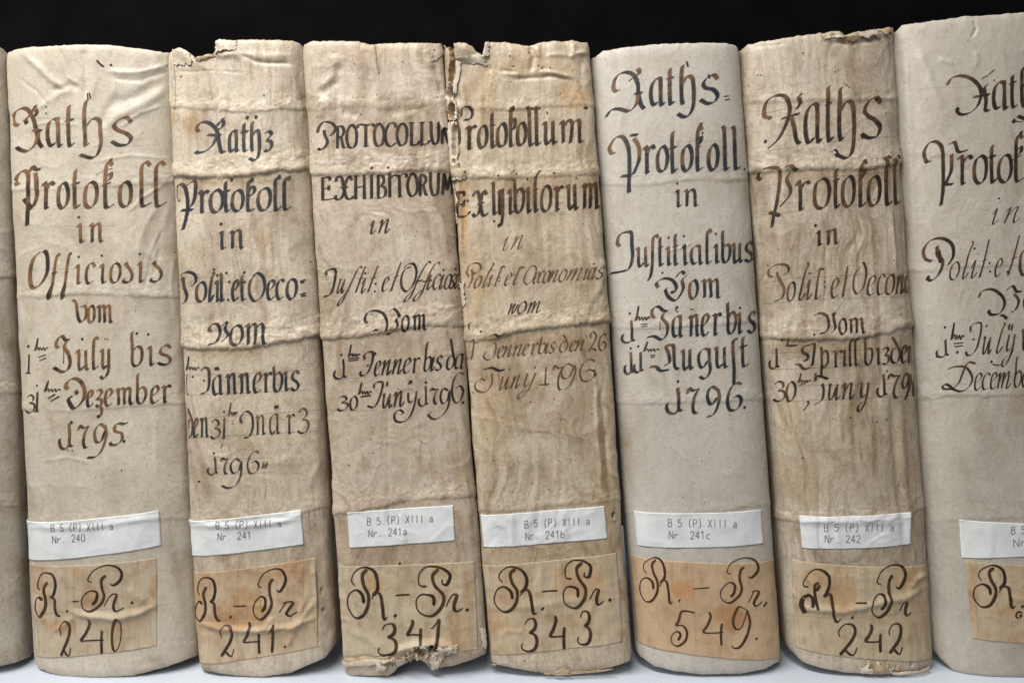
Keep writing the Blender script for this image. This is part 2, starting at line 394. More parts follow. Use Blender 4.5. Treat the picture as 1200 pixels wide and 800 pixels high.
# ------------------------------------------------------------------ patches (labels, flaps)
def patch(bk, name, corners, mat, lift=0.00025, nu=70, nv=40, parent=None, lifts=None, rag=0.15, wrinkle=None, seed=0, stains=(), thick=0.00018, curl=None, holes=None):
    """sheet lying on a spine. corners TL,TR,BR,BL in photo pixels -> surface coordinates -> bilinear there"""
    c = np.array(corners, float); u4, z4 = bk.inv(c[:, 0], c[:, 1])
    a = np.linspace(0, 1, nu)[:, None]; b = np.linspace(0, 1, nv)[None]      # b: 0 top .. 1 bottom
    ra = rag*0.0012/max(abs(u4[1]-u4[0])*bk.len, .004); rb = rag*0.0012/max(abs(z4[0]-z4[3]), .004)
    A = a+0*b + (ra*fbm(b*6+0*a, 0*a+0*b+seed, 3, seed+1))*(np.abs(2*a-1)**6)
    B = b+0*a + (rb*fbm(a*8+0*b, 0*a+0*b+seed, 3, seed+2))*(np.abs(2*b-1)**6)
    u = (u4[0]*(1-A)+u4[1]*A)*(1-B)+(u4[3]*(1-A)+u4[2]*A)*B
    z = (z4[0]*(1-A)+z4[1]*A)*(1-B)+(z4[3]*(1-A)+z4[2]*A)*B
    off = np.full(u.shape, lift)
    if lifts is not None:
        l = lifts; off = off+((l[0]*(1-a)+l[1]*a)*(1-b)+(l[3]*(1-a)+l[2]*a)*b)
    if curl: off = off + curl*np.sin(np.pi*A)*(0.5+0.5*np.cos(3*B+seed))
    P0 = bk.pos(u, z, off); PX, PY = project(P0)
    if wrinkle:
        for (pts, amp, wd) in wrinkle:
            p = np.array(pts, float)
            best = np.full(u.shape, 1e9); tt = 0*u; n = len(p)-1
            jx = PX+1.2*fbm(PX/8, PY/8, 3, seed); jy = PY+1.2*fbm(PX/8, PY/8, 3, seed+5)
            for i in range(n):
                q0, q1 = p[i], p[i+1]; ab = q1-q0; t = np.clip(((jx-q0[0])*ab[0]+(jy-q0[1])*ab[1])/(ab@ab+1e-9), 0, 1)
                dd = np.hypot(jx-q0[0]-t*ab[0], jy-q0[1]-t*ab[1]); k = dd < best
                best = np.where(k, dd, best); tt = np.where(k, (i+t)/n, tt)
            off = off+np.abs(amp)*np.exp(-(best/wd)**2)*np.clip(np.minimum(tt, 1-tt)*5+.2, 0, 1)
    off = off + 0.00010*np.maximum(fbm(u*bk.len*120, z*100, 4, seed+9), -0.6) + 0.00018*np.clip(1-np.abs(fbm(u*bk.len*45+seed, z*38, 3, seed+19))*4, 0, 1)
    if lifts is not None: off = off + 0.0003*fbm(u*bk.len*200, z*170, 2, seed+4)
    off = np.maximum(off, 0.00008)
    G = bk.pos(u, z, off)
    G[..., 2] = np.maximum(G[..., 2], 0.0003)
    tint = np.ones((*u.shape, 3))
    for (x, y, rx, ry, col, st) in stains:
        r = np.hypot((PX-x)/rx, (PY-y)/ry)+0.5*fbm(PX/8, PY/8, 4, int(x)+seed)
        al = (st*np.clip((1.2-r)*2.2, 0, 1))[..., None]
        tint = tint*(1-al)+np.array(col)*al
    # a rim gives the sheet its thickness
    N = bk.nrm(u)
    V = [G.reshape(-1, 3)]; Q = [grid_quads(nu, nv)[:, ::-1]]
    idx = np.arange(nu*nv).reshape(nu, nv)
    ring = np.concatenate([idx[:, 0], idx[-1, 1:], idx[-2::-1, -1], idx[0, -2:0:-1]])
    n0 = nu*nv; m = len(ring)
    low = G.reshape(-1, 3)[ring]-N.reshape(-1, 3)[ring]*(thick if lifts is not None else lift*0.9)
    V.append(low); r2 = np.arange(m)+n0
    Q.append(np.stack([ring, np.roll(ring, -1), np.roll(r2, -1), r2], -1))
    suv = np.stack([u*bk.len+bk.k*.7+seed*.13, z, 0*u], -1).reshape(-1, 3)
    t4 = rgba(tint).reshape(-1, 4)
    o = link_mesh(name, np.concatenate(V), np.concatenate(Q), mat, parent or bk.e, bk.b,
                  {'suv': ('FLOAT_VECTOR', np.concatenate([suv, suv[ring]])), 'tint': ('FLOAT_COLOR', np.concatenate([t4, t4[ring]]))})
    # surface function for lettering on top
    def at(px, py, lift2):
        uu, zz = bk.inv(px, py)
        a_ = np.full(len(uu), .5); b_ = np.full(len(uu), .5)
        for it in range(12):
            a_ = (uu-(u4[0]*(1-b_)+u4[3]*b_))/((u4[1]-u4[0])*(1-b_)+(u4[2]-u4[3])*b_)
            b_ = (zz-(z4[0]*(1-a_)+z4[1]*a_))/((z4[3]-z4[0])*(1-a_)+(z4[2]-z4[1])*a_)
        fa = np.clip(a_, 0, 1)*(nu-1); fb = np.clip(b_, 0, 1)*(nv-1)
        i0 = np.clip(fa.astype(int), 0, nu-2); j0 = np.clip(fb.astype(int), 0, nv-2); fa = fa-i0; fb = fb-j0
        o_ = (off[i0, j0]*(1-fa)+off[i0+1, j0]*fa)*(1-fb)+(off[i0, j0+1]*(1-fa)+off[i0+1, j0+1]*fa)*fb
        return bk.pos(uu, zz, o_+lift2), uu, zz
    return o, at

# ------------------------------------------------------------------ pen strokes
def catmull(p, step):
    p = np.array(p, float)
    if len(p) == 2:
        n = max(2, int(np.hypot(*(p[1]-p[0]))/step)+1); t = np.linspace(0, 1, n)[:, None]
        return p[0]*(1-t)+p[1]*t
    q = np.vstack([2*p[0]-p[1], p, 2*p[-1]-p[-2]]); out = []
    for i in range(1, len(q)-2):
        a, b, c, d = q[i-1], q[i], q[i+1], q[i+2]
        n = max(2, int(np.hypot(*(c-b))/step)+1); t = np.linspace(0, 1, n, endpoint=False)[:, None]
        out.append(0.5*((2*b)+(-a+c)*t+(2*a-5*b+4*c-d)*t*t+(-a+3*b-3*c+d)*t**3))
    out.append(p[-1:]); return np.vstack(out)

class Ink:
    """collects pen strokes in photo pixels, then lays them on a surface as one sheet of ink"""
    COLS = np.array([-1, -.62, 0, .62, 1.0]); EDGE = np.array([0, 1, 1, 1, 0.0])
    def __init__(s, lo=.2, hi=1.0, seed=0): s.o = []; s.v = []; s.q = []; s.a = []; s.n = 0; s.lo = lo; s.hi = hi; s.rs = np.random.RandomState(seed+50)
    def stroke(s, pts, nib, ang=35, thin=0.22, mode='nib', lo=None, hi=None, alpha=0.93, rough=0.06):
        p = catmull(pts, 0.9)
        if len(p) < 2: return
        lo = s.lo if lo is None else lo; hi = s.hi if hi is None else hi
        t = np.gradient(p, axis=0); t /= np.hypot(t[:, 0], t[:, 1])[:, None]+1e-9
        per = np.stack([t[:, 1], -t[:, 0]], -1)
        L = np.linspace(0, 1, len(p)); arc = np.concatenate([[0], np.cumsum(np.hypot(*np.diff(p, axis=0).T))])
        if mode == 'nib':
            a = math.radians(ang); n = np.array([math.cos(a), -math.sin(a)])
            dt = per@n
            k = np.clip(dt*2.2, -1, 1)
            half = n[None]*(k*nib*.5)[:, None] + per*(nib*thin*.5)
        elif mode == 'pen':       # pressure: heavy on the way down
            dn = np.clip(t[:, 1]*.8+np.maximum(-t[:, 0], 0)*.45+np.maximum(t[:, 0], 0)*.2, 0, 1)
            ker = np.ones(7)/7; dn = np.convolve(np.pad(dn, 3, mode='edge'), ker, 'valid')
            wd = nib*(thin+(1-thin)*dn**1.1)
            wd = wd*np.clip(np.minimum(arc, arc[-1]-arc)/(nib*.7)+.45, 0, 1)
            half = per*(wd*.5)[:, None]
        else:                     # even line
            half = per*(nib*.5)
        jit = 1+rough*fbm(arc/4.0, arc*0+s.rs.rand()*90, 3, 3)*2
        half = half*jit[:, None]
        V = p[:, None]+half[:, None]*s.COLS[None, :, None]
        # soft rounded ends
        dark = lo+(hi-lo)*np.clip(L**1.2+0.5*1.1*fbm(arc/8, arc*0+s.rs.rand()*50, 3, 1), -.2, 1)
        al = np.repeat(s.EDGE[None], len(p), 0)*alpha
        if mode != 'line': al[0] *= 0.35; al[-1] *= 0.35
        A = np.zeros((len(p), 5, 4)); A[..., 0] = dark[:, None]; A[..., 1] = al; A[..., 3] = 1
        s.v.append(V.reshape(-1, 2)); s.a.append(A.reshape(-1, 4)); s.q.append(grid_quads(len(p), 5, s.n)); s.o.append(s.n); s.n += len(p)*5
    def dot(s, x, y, r, lo=None, alpha=.93):
        s.stroke([(x-r*.5, y-r*.35), (x, y), (x+r*.5, y+r*.35)], 2*r, mode='line', lo=lo, alpha=alpha)
    def build(s, name, bk, mat, parent=None, at=None, lift=0.00022, gap=7.0):
        # strokes that stand close together make one line of writing; far ones their own part
        n = len(s.v); bb = [(v[:, 0].min(), v[:, 0].max(), v[:, 1].min(), v[:, 1].max()) for v in s.v]
        par = list(range(n))
        def find(i):
            while par[i] != i: par[i] = par[par[i]]; i = par[i]
            return i
        for i in range(n):
            for j in range(i):
                p, q = bb[i], bb[j]
                if p[0]-q[1] < gap and q[0]-p[1] < gap and p[2]-q[3] < gap and q[2]-p[3] < gap: par[find(i)] = find(j)
        groups = {}
        for i in range(n): groups.setdefault(find(i), []).append(i)
        for ids in groups.values():
            P = np.concatenate([s.v[i] for i in ids]); A = np.concatenate([s.a[i] for i in ids])
            Q = []; o = 0
            for i in ids: Q.append(s.q[i]-s.o[i]+o); o += len(s.v[i])
            if at is None:
                u, z = bk.inv(P[:, 0], P[:, 1]); X = bk.pos(u, z, np.full(len(P), lift))
            else: X, u, z = at(P[:, 0], P[:, 1], lift)
            rank = np.concatenate([np.full(len(s.v[i]), (i*37) % 11) for i in ids])
            X = X + bk.nrm(u)*rank[:, None]*0.000007
            suv = np.stack([u*bk.len+bk.k*.7, z, 0*u], -1)
            small = len(ids) == 1 and len(P) < 60
            link_mesh('ink_speck' if small else name, X, np.concatenate(Q)[:, ::-1], mat, parent or bk.e, bk.b, {'suv': ('FLOAT_VECTOR', suv), 'ink': ('FLOAT_COLOR', A)})

# ------------------------------------------------------------------ the scribes' letters: x 0..1 across the ink, y 0 baseline, 1 x-height
GL = {
'a': [[(.78,.93),(.5,1.02),(.14,.82),(.06,.4),(.16,.08),(.36,.02),(.5,.14)], [(.72,1.04),(.74,.6),(.74,.2),(.82,.0),(1,.1)]],
'b': [[(.22,1.8),(.06,1.62),(.1,.9),(.1,.25),(.3,.0)], [(.12,.78),(.5,1.02),(.9,.86),(.92,.4),(.62,.06),(.3,.0)]],
'bl': [[(.5,1.75),(.3,1.68),(.22,1.2),(.14,.3),(.3,.02),(.6,.2),(.85,.7),(.8,.95),(.62,.9)], ],
'c': [[(1,.86),(.72,1.03),(.3,.9),(.1,.55),(.14,.18),(.42,.0),(.95,.14)]],
'd': [[(.08,1.62),(.3,1.45),(.72,1.0),(.95,.6),(.82,.2),(.45,.0)], [(.6,.96),(.2,.88),(.04,.5),(.12,.14),(.45,.0)]],
'e': [[(.12,.46),(.6,.6),(.92,.84),(.66,1.03),(.3,.9),(.08,.5),(.16,.12),(.46,.0),(1,.2)]],
'f': [[(1,1.55),(.86,1.7),(.6,1.62),(.45,1.2),(.4,.4),(.3,-.35),(.1,-.75)], [(.1,.88),(.85,.98)]],
'fl': [[(1,1.62),(.9,1.75),(.72,1.5),(.55,.9),(.4,-.1),(.25,-.62),(.06,-.72),(.1,-.45),(.45,.1)], [(.3,.55),(.8,.65)]],
'g': [[(.78,.93),(.5,1.02),(.14,.82),(.06,.42),(.2,.1),(.42,.06),(.7,.4)], [(.8,1.04),(.82,.4),(.86,-.1),(.7,-.42),(.4,-.52),(.12,-.4)]],
'h': [[(.3,1.85),(.16,1.7),(.12,1.2),(.14,.3),(.2,.02),(.36,.08)], [(.18,.74),(.5,1.02),(.8,.94),(.88,.55),(.9,.1),(.78,-.3),(.5,-.46),(.2,-.42),(-.1,-.34)]],
'i': [[(.0,.84),(.34,1.02),(.42,.8),(.42,.2),(.56,.0),(1,.14)], [(.36,1.42),(.56,1.34)]],
'I': [[(.0,.84),(.34,1.02),(.42,.8),(.42,.2),(.56,.0),(1,.14)]],
'is': [[(.0,.6),(.4,1.0),(.36,.7),(.24,.15),(.4,.0),(1,.3)], [(.62,1.4),(.72,1.34)]],
'k': [[(.85,1.62),(.6,1.8),(.36,1.6),(.3,1.0),(.3,.2),(.42,.0),(1,.14)], [(.0,.82),(.75,.98)], [(.34,1.2),(.72,1.35),(.7,1.1),(.42,1.0)], [(.62,1.78),(.78,1.95)]],
'ks': [[(.7,1.7),(.36,1.6),(.3,1.0),(.3,.2),(.42,.0),(1,.1)], [(.32,.95),(.6,1.2),(.95,1.1),(.8,.8),(.34,.74)], [(.5,1.72),(.75,1.55)]],
'l': [[(.85,1.6),(.56,1.75),(.26,1.55),(.2,1.0),(.22,.25),(.36,.0),(1,.18)]],
'L': [[(.0,1.7),(.25,1.6),(.3,1.3),(.36,.25),(.5,.0),(1,.12)]],
'll': [[(.8,1.75),(.95,1.62),(.6,1.3),(.3,.5),(.2,.1),(.4,.0),(.9,.35)]],
'm': [[(.0,.86),(.12,1.0),(.15,.7),(.15,.1),(.1,.0)], [(.17,.78),(.34,1.02),(.47,.9),(.48,.4),(.47,.06),(.43,.0)], [(.5,.78),(.68,1.02),(.81,.9),(.82,.3),(.86,.0),(1,.1)]],
'n': [[(.0,.86),(.18,1.0),(.22,.7),(.22,.1),(.16,.0),(.3,.08)], [(.26,.78),(.54,1.02),(.74,.9),(.76,.3),(.82,.0),(1,.1)]],
'ns': [[(.05,.75),(.25,1.0),(.2,.6),(.08,.0)], [(.12,.3),(.5,.9),(.72,1.0),(.66,.5),(.62,.1),(.72,.0),(1,.3)]],
'ms': [[(.02,.75),(.14,1.0),(.1,.5),(.04,.0)], [(.06,.3),(.3,.92),(.42,1.0),(.38,.4),(.34,.0)], [(.37,.3),(.62,.92),(.76,1.0),(.72,.4),(.7,.06),(.78,.0),(1,.3)]],
'o': [[(.5,1.0),(.2,.86),(.06,.5),(.14,.14),(.46,.0),(.8,.16),(.94,.55),(.84,.9),(.56,1.02),(.3,.92)]],
'p': [[(.1,1.3),(.2,1.0),(.2,.2),(.16,-.5)], [(.22,.76),(.6,1.02),(.92,.8),(.9,.3),(.6,.0),(.3,.06)]],
'r': [[(.0,.86),(.26,1.0),(.32,.7),(.32,.2),(.36,.0),(.6,.08)], [(.36,.74),(.62,.96),(.82,1.0),(1,.88)]],
's': [[(.95,.86),(.72,1.02),(.4,.94),(.2,.72),(.36,.56),(.7,.46),(.92,.26),(.76,.04),(.4,.0),(.06,.14)]],
'S': [[(.12,.9),(.3,1.04),(.42,.86),(.8,.64),(.98,.38),(.82,.1),(.45,.0),(.06,.06),(.12,.2)]],
'z': [[(.2,.86),(.6,1.0),(.9,.85),(.6,.6),(.4,.52)], [(.4,.52),(.85,.5),(.95,.22),(.6,.0),(.2,.05)]],
'Z': [[(.1,.86),(.6,1.0),(.9,.8),(.4,.5),(.2,.4)], [(.3,.42),(.8,.4),(.85,.1),(.45,-.02),(.1,.1)], [(.4,.02),(.85,-.1),(.8,-.45),(.45,-.68),(.3,-.5)]],
'q': [[(.6,1.75),(.85,1.6),(.62,1.72),(.42,1.5),(.4,.9),(.44,.2),(.4,-.4),(.2,-.75)]],
'ſ': [[(1,1.55),(.8,1.72),(.52,1.5),(.45,.9),(.42,.1),(.3,-.5),(.0,-.75)]],
'ſl': [[(1,1.62),(.95,1.75),(.78,1.5),(.6,.9),(.4,0),(.25,-.6),(.08,-.85),(.02,-.7),(.2,-.3),(.5,.2)]],
't': [[(.62,1.5),(.4,1.4),(.36,1.0),(.38,.25),(.52,.0),(1,.14)], [(.0,.94),(.9,1.0)]],
'ts': [[(.85,1.6),(.55,.9),(.3,.1),(.2,.02),(.5,.15)], [(.25,.92),(1,1.02)]],
'tl': [[(.6,1.6),(.5,1.0),(.38,.2),(.45,.02),(.85,.2)], [(.22,1.4),(.6,1.5),(1,1.5)]],
'u': [[(.0,.88),(.14,1.0),(.18,.7),(.18,.2),(.34,.0),(.62,.22)], [(.7,1.02),(.72,.3),(.8,.0),(1,.12)]],
'us': [[(.1,.9),(.22,1.0),(.14,.3),(.22,.0),(.5,.25),(.7,.8)], [(.78,1.0),(.7,.3),(.76,.0),(1,.25)]],
'v': [[(.0,1.35),(.2,1.2),(.3,.9),(.4,.3),(.55,.0)], [(.5,.9),(.8,1.02),(.95,.7),(.85,.25),(.55,.0)]],
'vs': [[(.05,.8),(.2,1.0),(.15,.5),(.05,-.05)], [(.1,.2),(.5,.9),(.62,.95),(.5,.4),(.55,.02),(.8,.3),(1,.9)]],
'y': [[(.0,.88),(.14,1.0),(.18,.7),(.16,.2),(.36,.02),(.6,.2)], [(.72,1.04),(.76,.4),(.72,-.1),(.5,-.42),(.2,-.5),(.0,-.36)]],
'ys': [[(.2,.95),(.34,1.0),(.28,.4),(.36,.05),(.6,.25)], [(.85,1.05),(.78,.4),(.6,-.3),(.25,-.8),(.02,-.78),(.1,-.45),(.5,-.2)]],
':': [[(.4,.85),(.6,.75)], [(.4,.12),(.6,.02)]],
'.': [[(.3,.12),(.7,.0)]],
# roman capitals, 1 = cap height
'PC': [[(-.05,.72),(.0,.95),(.3,1.18),(.75,1.15),(1,.95),(.9,.7),(.65,.58)], [(.3,.85),(.34,.6),(.5,.3),(.4,.08),(.1,-.06),(.0,.03)]],
'RC': [[(.2,1),(.2,.0)], [(.1,1),(.55,1),(.8,.78),(.6,.54),(.22,.5)], [(.5,.52),(.75,.05),(1,.0)], [(.05,.0),(.35,.02)]],
'OC': [[(.5,1.02),(.15,.8),(.04,.45),(.2,.08),(.5,-.02),(.84,.12),(.96,.5),(.84,.86),(.5,1.02),(.3,.95)]],
'TC': [[(.5,.98),(.52,.0)], [(.0,.86),(.1,1.0),(.55,.97),(.95,1.0),(1,.86)], [(.35,.0),(.72,.02)]],
'CC': [[(1,.82),(.85,1.0),(.5,1.02),(.14,.75),(.06,.4),(.24,.06),(.6,-.02),(1,.12)]],
'LC': [[(.25,1.0),(.25,.04),(.3,.0),(.8,.02),(1,.2)], [(.0,1.0),(.5,1.0)]],
'UC': [[(.0,1.0),(.15,1.0),(.2,.4),(.35,.04),(.6,.0),(.8,.25),(.82,1.0)], [(.68,1.0),(1,1.0)]],
'NC': [[(.1,.0),(.14,1.0)], [(.1,1.0),(.85,.0)], [(.85,.0),(.9,1.0)], [(.0,.0),(.25,.0)]],
'MC': [[(.1,.0),(.2,1.0)], [(.2,1.0),(.5,.2)], [(.5,.2),(.82,1.05)], [(.82,1.05),(.95,.0)]],
'EC': [[(.15,1.0),(.15,.0)], [(.0,1.0),(.55,1.0),(.62,.86)], [(.15,.5),(.55,.56)], [(.1,.0),(.6,.0),(.95,.1),(1,.2)], [(.55,.42),(.55,.66)]],
'XC': [[(.05,.8),(.15,1.0),(.4,.95),(.5,.5),(.65,.05),(.9,.0),(1,.12)], [(.95,.85),(.75,1.0),(.6,.75),(.45,.2),(.2,.0),(.02,.1)], [(.3,.5),(.75,.52)]],
'HC': [[(.15,1.0),(.15,.0)], [(.85,1.0),(.85,.0)], [(.15,.5),(.85,.52)], [(.0,1.0),(.3,1.0)], [(.7,1.0),(1,1.0)], [(.0,.0),(.3,.0)], [(.7,.0),(1,.0)]],
'IC': [[(.5,1.0),(.5,.0)], [(.1,1.0),(.9,1.0)], [(.1,.0),(.9,.0)]],
'BC': [[(.2,1.0),(.2,.0)], [(.05,1.0),(.6,1.0),(.8,.76),(.55,.54),(.22,.52)], [(.5,.53),(.95,.4),(.9,.08),(.5,.0),(.05,.0)]],
}
# shapes traced in their own box: x 0..1, y 0..1 downwards
BX = {
'R': [[(.20,.35),(.12,.25),(.16,.12),(.32,.02),(.5,.0),(.67,.09),(.75,.26),(.74,.43),(.62,.55)],
      [(.5,.04),(.38,.15),(.42,.34),(.53,.52),(.52,.75),(.38,.94),(.18,.95),(.02,.75),(.05,.52),(.22,.43),(.38,.52),(.42,.69)],
      [(.6,.63),(.7,.5),(.82,.53),(.87,.74),(.9,.96),(.94,1.0),(1,.94)]],
'R2': [[(.22,.34),(.1,.32),(.12,.2),(.3,.02),(.5,.02),(.68,.12),(.72,.3),(.62,.48),(.55,.52)],
      [(.45,.25),(.36,.32),(.38,.55),(.44,.78)], [(.5,.3),(.4,.42)],
      [(.14,.82),(.02,.68),(.06,.55),(.2,.48),(.32,.56),(.32,.74)],
      [(.6,.54),(.72,.48),(.78,.62),(.82,.88),(.9,1.0),(1,.95)]],
'P': [[(.33,.4),(.12,.37),(.11,.16),(.32,.02),(.68,.02),(.95,.12),(.98,.23),(.90,.36),(.76,.34),(.78,.24)],
      [(.68,.04),(.5,.18),(.56,.38),(.8,.58),(.75,.82),(.45,.99),(.1,.9),(.03,.68),(.2,.56),(.5,.6),(.54,.78)]],
'P2': [[(.28,.38),(.17,.31),(.30,.12),(.6,.01),(.85,.03),(.97,.16),(.94,.31),(.81,.44),(.70,.41)],
      [(.62,.2),(.51,.31),(.51,.49),(.56,.68),(.47,.86),(.23,1),(.04,.9),(.04,.71),(.21,.56),(.38,.6),(.36,.77),(.26,.86)]],
'R3': [[(.17,.41),(.08,.30),(.19,.08),(.41,.01),(.67,.08),(.78,.27),(.7,.49),(.56,.57)],
      [(.44,.22),(.31,.38),(.37,.6),(.37,.8),(.19,.98),(.02,.85),(.03,.64),(.15,.55),(.26,.62)], [(.6,.58),(.74,.6),(.75,.8),(.85,.95),(.99,.98)]],
'r': [[(.0,.75),(.25,.25),(.45,.05),(.55,.05)], [(.5,.05),(.62,.12),(.5,.55),(.48,.85),(.62,1.0),(1,.8)]],
'r2': [[(.0,.8),(.3,.3),(.42,.08)], [(.2,.2),(.6,.12),(.75,.2),(.5,.6),(.4,.85),(.6,.98),(1,.7)]],
'2': [[(.1,.42),(.05,.2),(.35,.0),(.75,.02),(.9,.2),(.75,.5),(.35,.82),(.1,1.0)], [(.1,.95),(.35,.84),(.65,.97),(.85,.98),(1,.75)]],
'3': [[(.22,.2),(.4,.03),(.75,.0),(.9,.15),(.8,.34),(.5,.44)], [(.5,.44),(.85,.5),(.98,.7),(.85,.92),(.5,1.0),(.15,.97),(.02,.85),(.15,.75)]],
'4': [[(.3,.0),(.36,.15),(.2,.4),(.0,.6),(.35,.62),(1,.6)], [(.92,.33),(.88,.6),(.9,1.0)]],
'0': [[(.6,.0),(.2,.2),(.03,.6),(.2,.97),(.6,.95),(.95,.6),(.92,.2),(.6,.0),(.45,.05)]],
'1': [[(.0,.35),(.35,.25),(.9,.0)], [(.9,.0),(.8,.35),(.6,1.0)]],
'5': [[(1,.05),(.6,.0),(.4,.04)], [(.42,.03),(.3,.3),(.22,.4),(.5,.42),(.66,.6),(.6,.85),(.3,1.0),(.05,.93),(.05,.7),(.25,.58),(.4,.68),(.3,.85)]],
'9': [[(.75,.05),(.35,.0),(.08,.3),(.2,.52),(.5,.5),(.75,.2),(.8,.02)], [(.8,.05),(.97,.35),(.8,.7),(.45,.97),(.1,1.0),(.02,.92)]],
'n1': [[(.35,.0),(.6,.1),(.62,.5),(.66,.95),(1,.98)], [(.6,.85),(.3,1.0),(.0,.92)]],
'j1': [[(.72,.0),(.76,.4),(.78,.85),(1,.92)], [(.78,.8),(.55,1.0),(.2,.98),(.05,.8),(.12,.6)]],
's1': [[(.5,.0),(.6,.1),(.5,1.0)], [(.0,1.0),(.85,.98)]],
'n7': [[(.02,.22),(.15,.02),(.5,.1),(.95,.04)], [(.95,.04),(.6,.35),(.45,.75),(.6,1.0),(.9,.96)]],
'n9': [[(.85,.1),(.4,.0),(.06,.25),(.15,.52),(.45,.58),(.8,.35)], [(.85,.08),(.98,.3),(.85,.65),(.5,.92),(.0,1.0)]],
'n9s': [[(.75,.1),(.4,.02),(.1,.3),(.2,.55),(.5,.5),(.8,.1)], [(.82,.05),(.85,.35),(.6,.8),(.3,1.0)]],
'n6': [[(1,.08),(.7,.0),(.3,.2),(.06,.6),(.2,.95),(.5,1.0),(.85,.85),(.95,.6),(.7,.45),(.4,.55)]],
'n5': [[(.25,.35),(.3,.15),(.5,.06),(.75,.12),(1,.04)], [(.3,.2),(.3,.4),(.65,.5),(.7,.75),(.45,.97),(.1,1.0),(.0,.9)]],
'n3': [[(.1,.16),(.4,.0),(.8,.06),(.85,.28),(.4,.45)], [(.4,.45),(.9,.5),(1,.72),(.7,.95),(.25,1.0),(.0,.88)]],
'n2': [[(.2,.35),(.2,.1),(.5,.0),(.85,.12),(.8,.4),(.4,.75),(.05,1.0),(.5,.9),(.95,1.0)]],
'tm': [[(.0,1.0),(.12,.55),(.25,.0),(.22,.3),(.11,.95)], [(.1,.92),(.28,.68),(.34,.95),(.46,.7),(.54,.93),(.66,.7),(.74,.93),(.86,.72),(1,.8)]],
'xx': [[(.2,.0),(.0,1.0)], [(.75,.0),(.5,1.0)], [(.0,.55),(1,.4)]],
'=': [[(.0,.25),(1,.0)], [(.05,1.0),(1,.75)]],
'-': [[(.0,.6),(.4,.5),(1,.4)]],
}
# typewriter letters: box, y downwards
TY = {
'B': [[(.08,0),(.08,1)], [(.08,.02),(.6,.02),(.8,.14),(.8,.36),(.6,.48),(.08,.48)], [(.6,.48),(.88,.62),(.88,.86),(.62,.98),(.08,.98)]],
'5': [[(.8,.02),(.15,.02),(.12,.45),(.5,.38),(.85,.5),(.88,.78),(.6,.98),(.25,.97),(.08,.82)]],
'(': [[(.7,-.1),(.4,.2),(.36,.5),(.4,.85),(.7,1.12)]],
')': [[(.3,-.1),(.6,.2),(.64,.5),(.6,.85),(.3,1.12)]],
'P': [[(.1,0),(.1,1)], [(.1,.02),(.65,.02),(.88,.16),(.88,.38),(.65,.52),(.1,.52)]],
'X': [[(.08,0),(.9,1)], [(.9,0),(.08,1)]],
'I': [[(.5,-.02),(.5,1)]],
'a': [[(.15,.46),(.4,.34),(.75,.4),(.8,.6),(.8,.95),(.92,1.0)], [(.8,.6),(.3,.66),(.1,.82),(.3,1.0),(.62,.96),(.8,.8)]],
'N': [[(.08,1),(.08,0)], [(.08,0),(.88,1)], [(.88,1),(.88,0)]],
'r': [[(.15,.36),(.15,1)], [(.15,.6),(.4,.4),(.7,.36),(.85,.45)]],
'.': [[(.35,.95),(.6,.97)]],
'2': [[(.12,.25),(.2,.05),(.5,.0),(.82,.1),(.85,.3),(.5,.65),(.1,.98),(.9,.98)]],
'4': [[(.65,1),(.65,0),(.08,.7),(.92,.7)]],
'0': [[(.5,.0),(.18,.12),(.1,.5),(.18,.88),(.5,1.0),(.82,.88),(.9,.5),(.82,.12),(.5,.0)]],
'1': [[(.15,.25),(.5,0),(.5,1)]],
'b': [[(.12,0),(.12,1)], [(.12,.6),(.45,.36),(.85,.5),(.88,.8),(.6,1.0),(.12,.85)]],
'c': [[(.85,.48),(.5,.36),(.15,.52),(.12,.8),(.45,1.0),(.85,.9)]],
}
def word(ink, ox, oy, spec, base, xh, nib, slant=0.0, ang=35, thin=.2, jit=.012, sc=5.0, lo=None, hi=None, alpha=.93, mode='nib'):
    """spec: glyph:x0-x1[^top] tokens, # before box shapes (#g:x0-x1^y0_y1); coordinates in the five-fold enlargement at (ox,oy)"""
    x0b, y0b, x1b, y1b = base
    for tok in spec.split():
        g, rest = tok.rsplit(':', 1) if not tok.startswith('::') else (':', tok[2:])
        box = g.startswith('#'); g = g.lstrip('#')
        top = None
        if '^' in rest: rest, top = rest.split('^')
        x0, x1 = [float(t) for t in rest.split('-')]
        rs = ink.rs
        sx, sy = 1+rs.randn()*.03, 1+rs.randn()*.02
        if box:
            ya, yb = [float(t) for t in top.split('_')]
            nb = nib if g != 'tm' else min(nib*.55, 1.5)
            for st in BX[g]:
                p = [(ox+(x0+(x1-x0)*(a+rs.randn()*jit))/sc, oy+(ya+(yb-ya)*(b+rs.randn()*jit))/sc) for a, b in st]
                ink.stroke(p, nb, ang, .5 if g == 'tm' else thin, mode, lo=lo, hi=hi, alpha=alpha)
            continue
        G = GL[g]; A = max(b for st in G for a, b in st)
        xm = (x0+x1)/2; yb = y0b+(y1b-y0b)*(xm-x0b)/(x1b-x0b)
        H = A if top is None else (yb-float(top))/xh
        tilt = (y1b-y0b)/(x1b-x0b)
        for st in G:
            p = []
            for a, b in st:
                if b > 1 and A > 1.06: b = 1+(b-1)*(H-1)/(A-1)
                a = a+rs.randn()*jit; b = b*sy+rs.randn()*jit
                X = x0+(x1-x0)*a+slant*(b-.5)*xh
                Y = yb+tilt*(X-xm)-b*xh
                p.append((ox+X/sc, oy+Y/sc))
            ink.stroke(p, nib, ang, thin, mode, lo=lo, hi=hi, alpha=alpha)
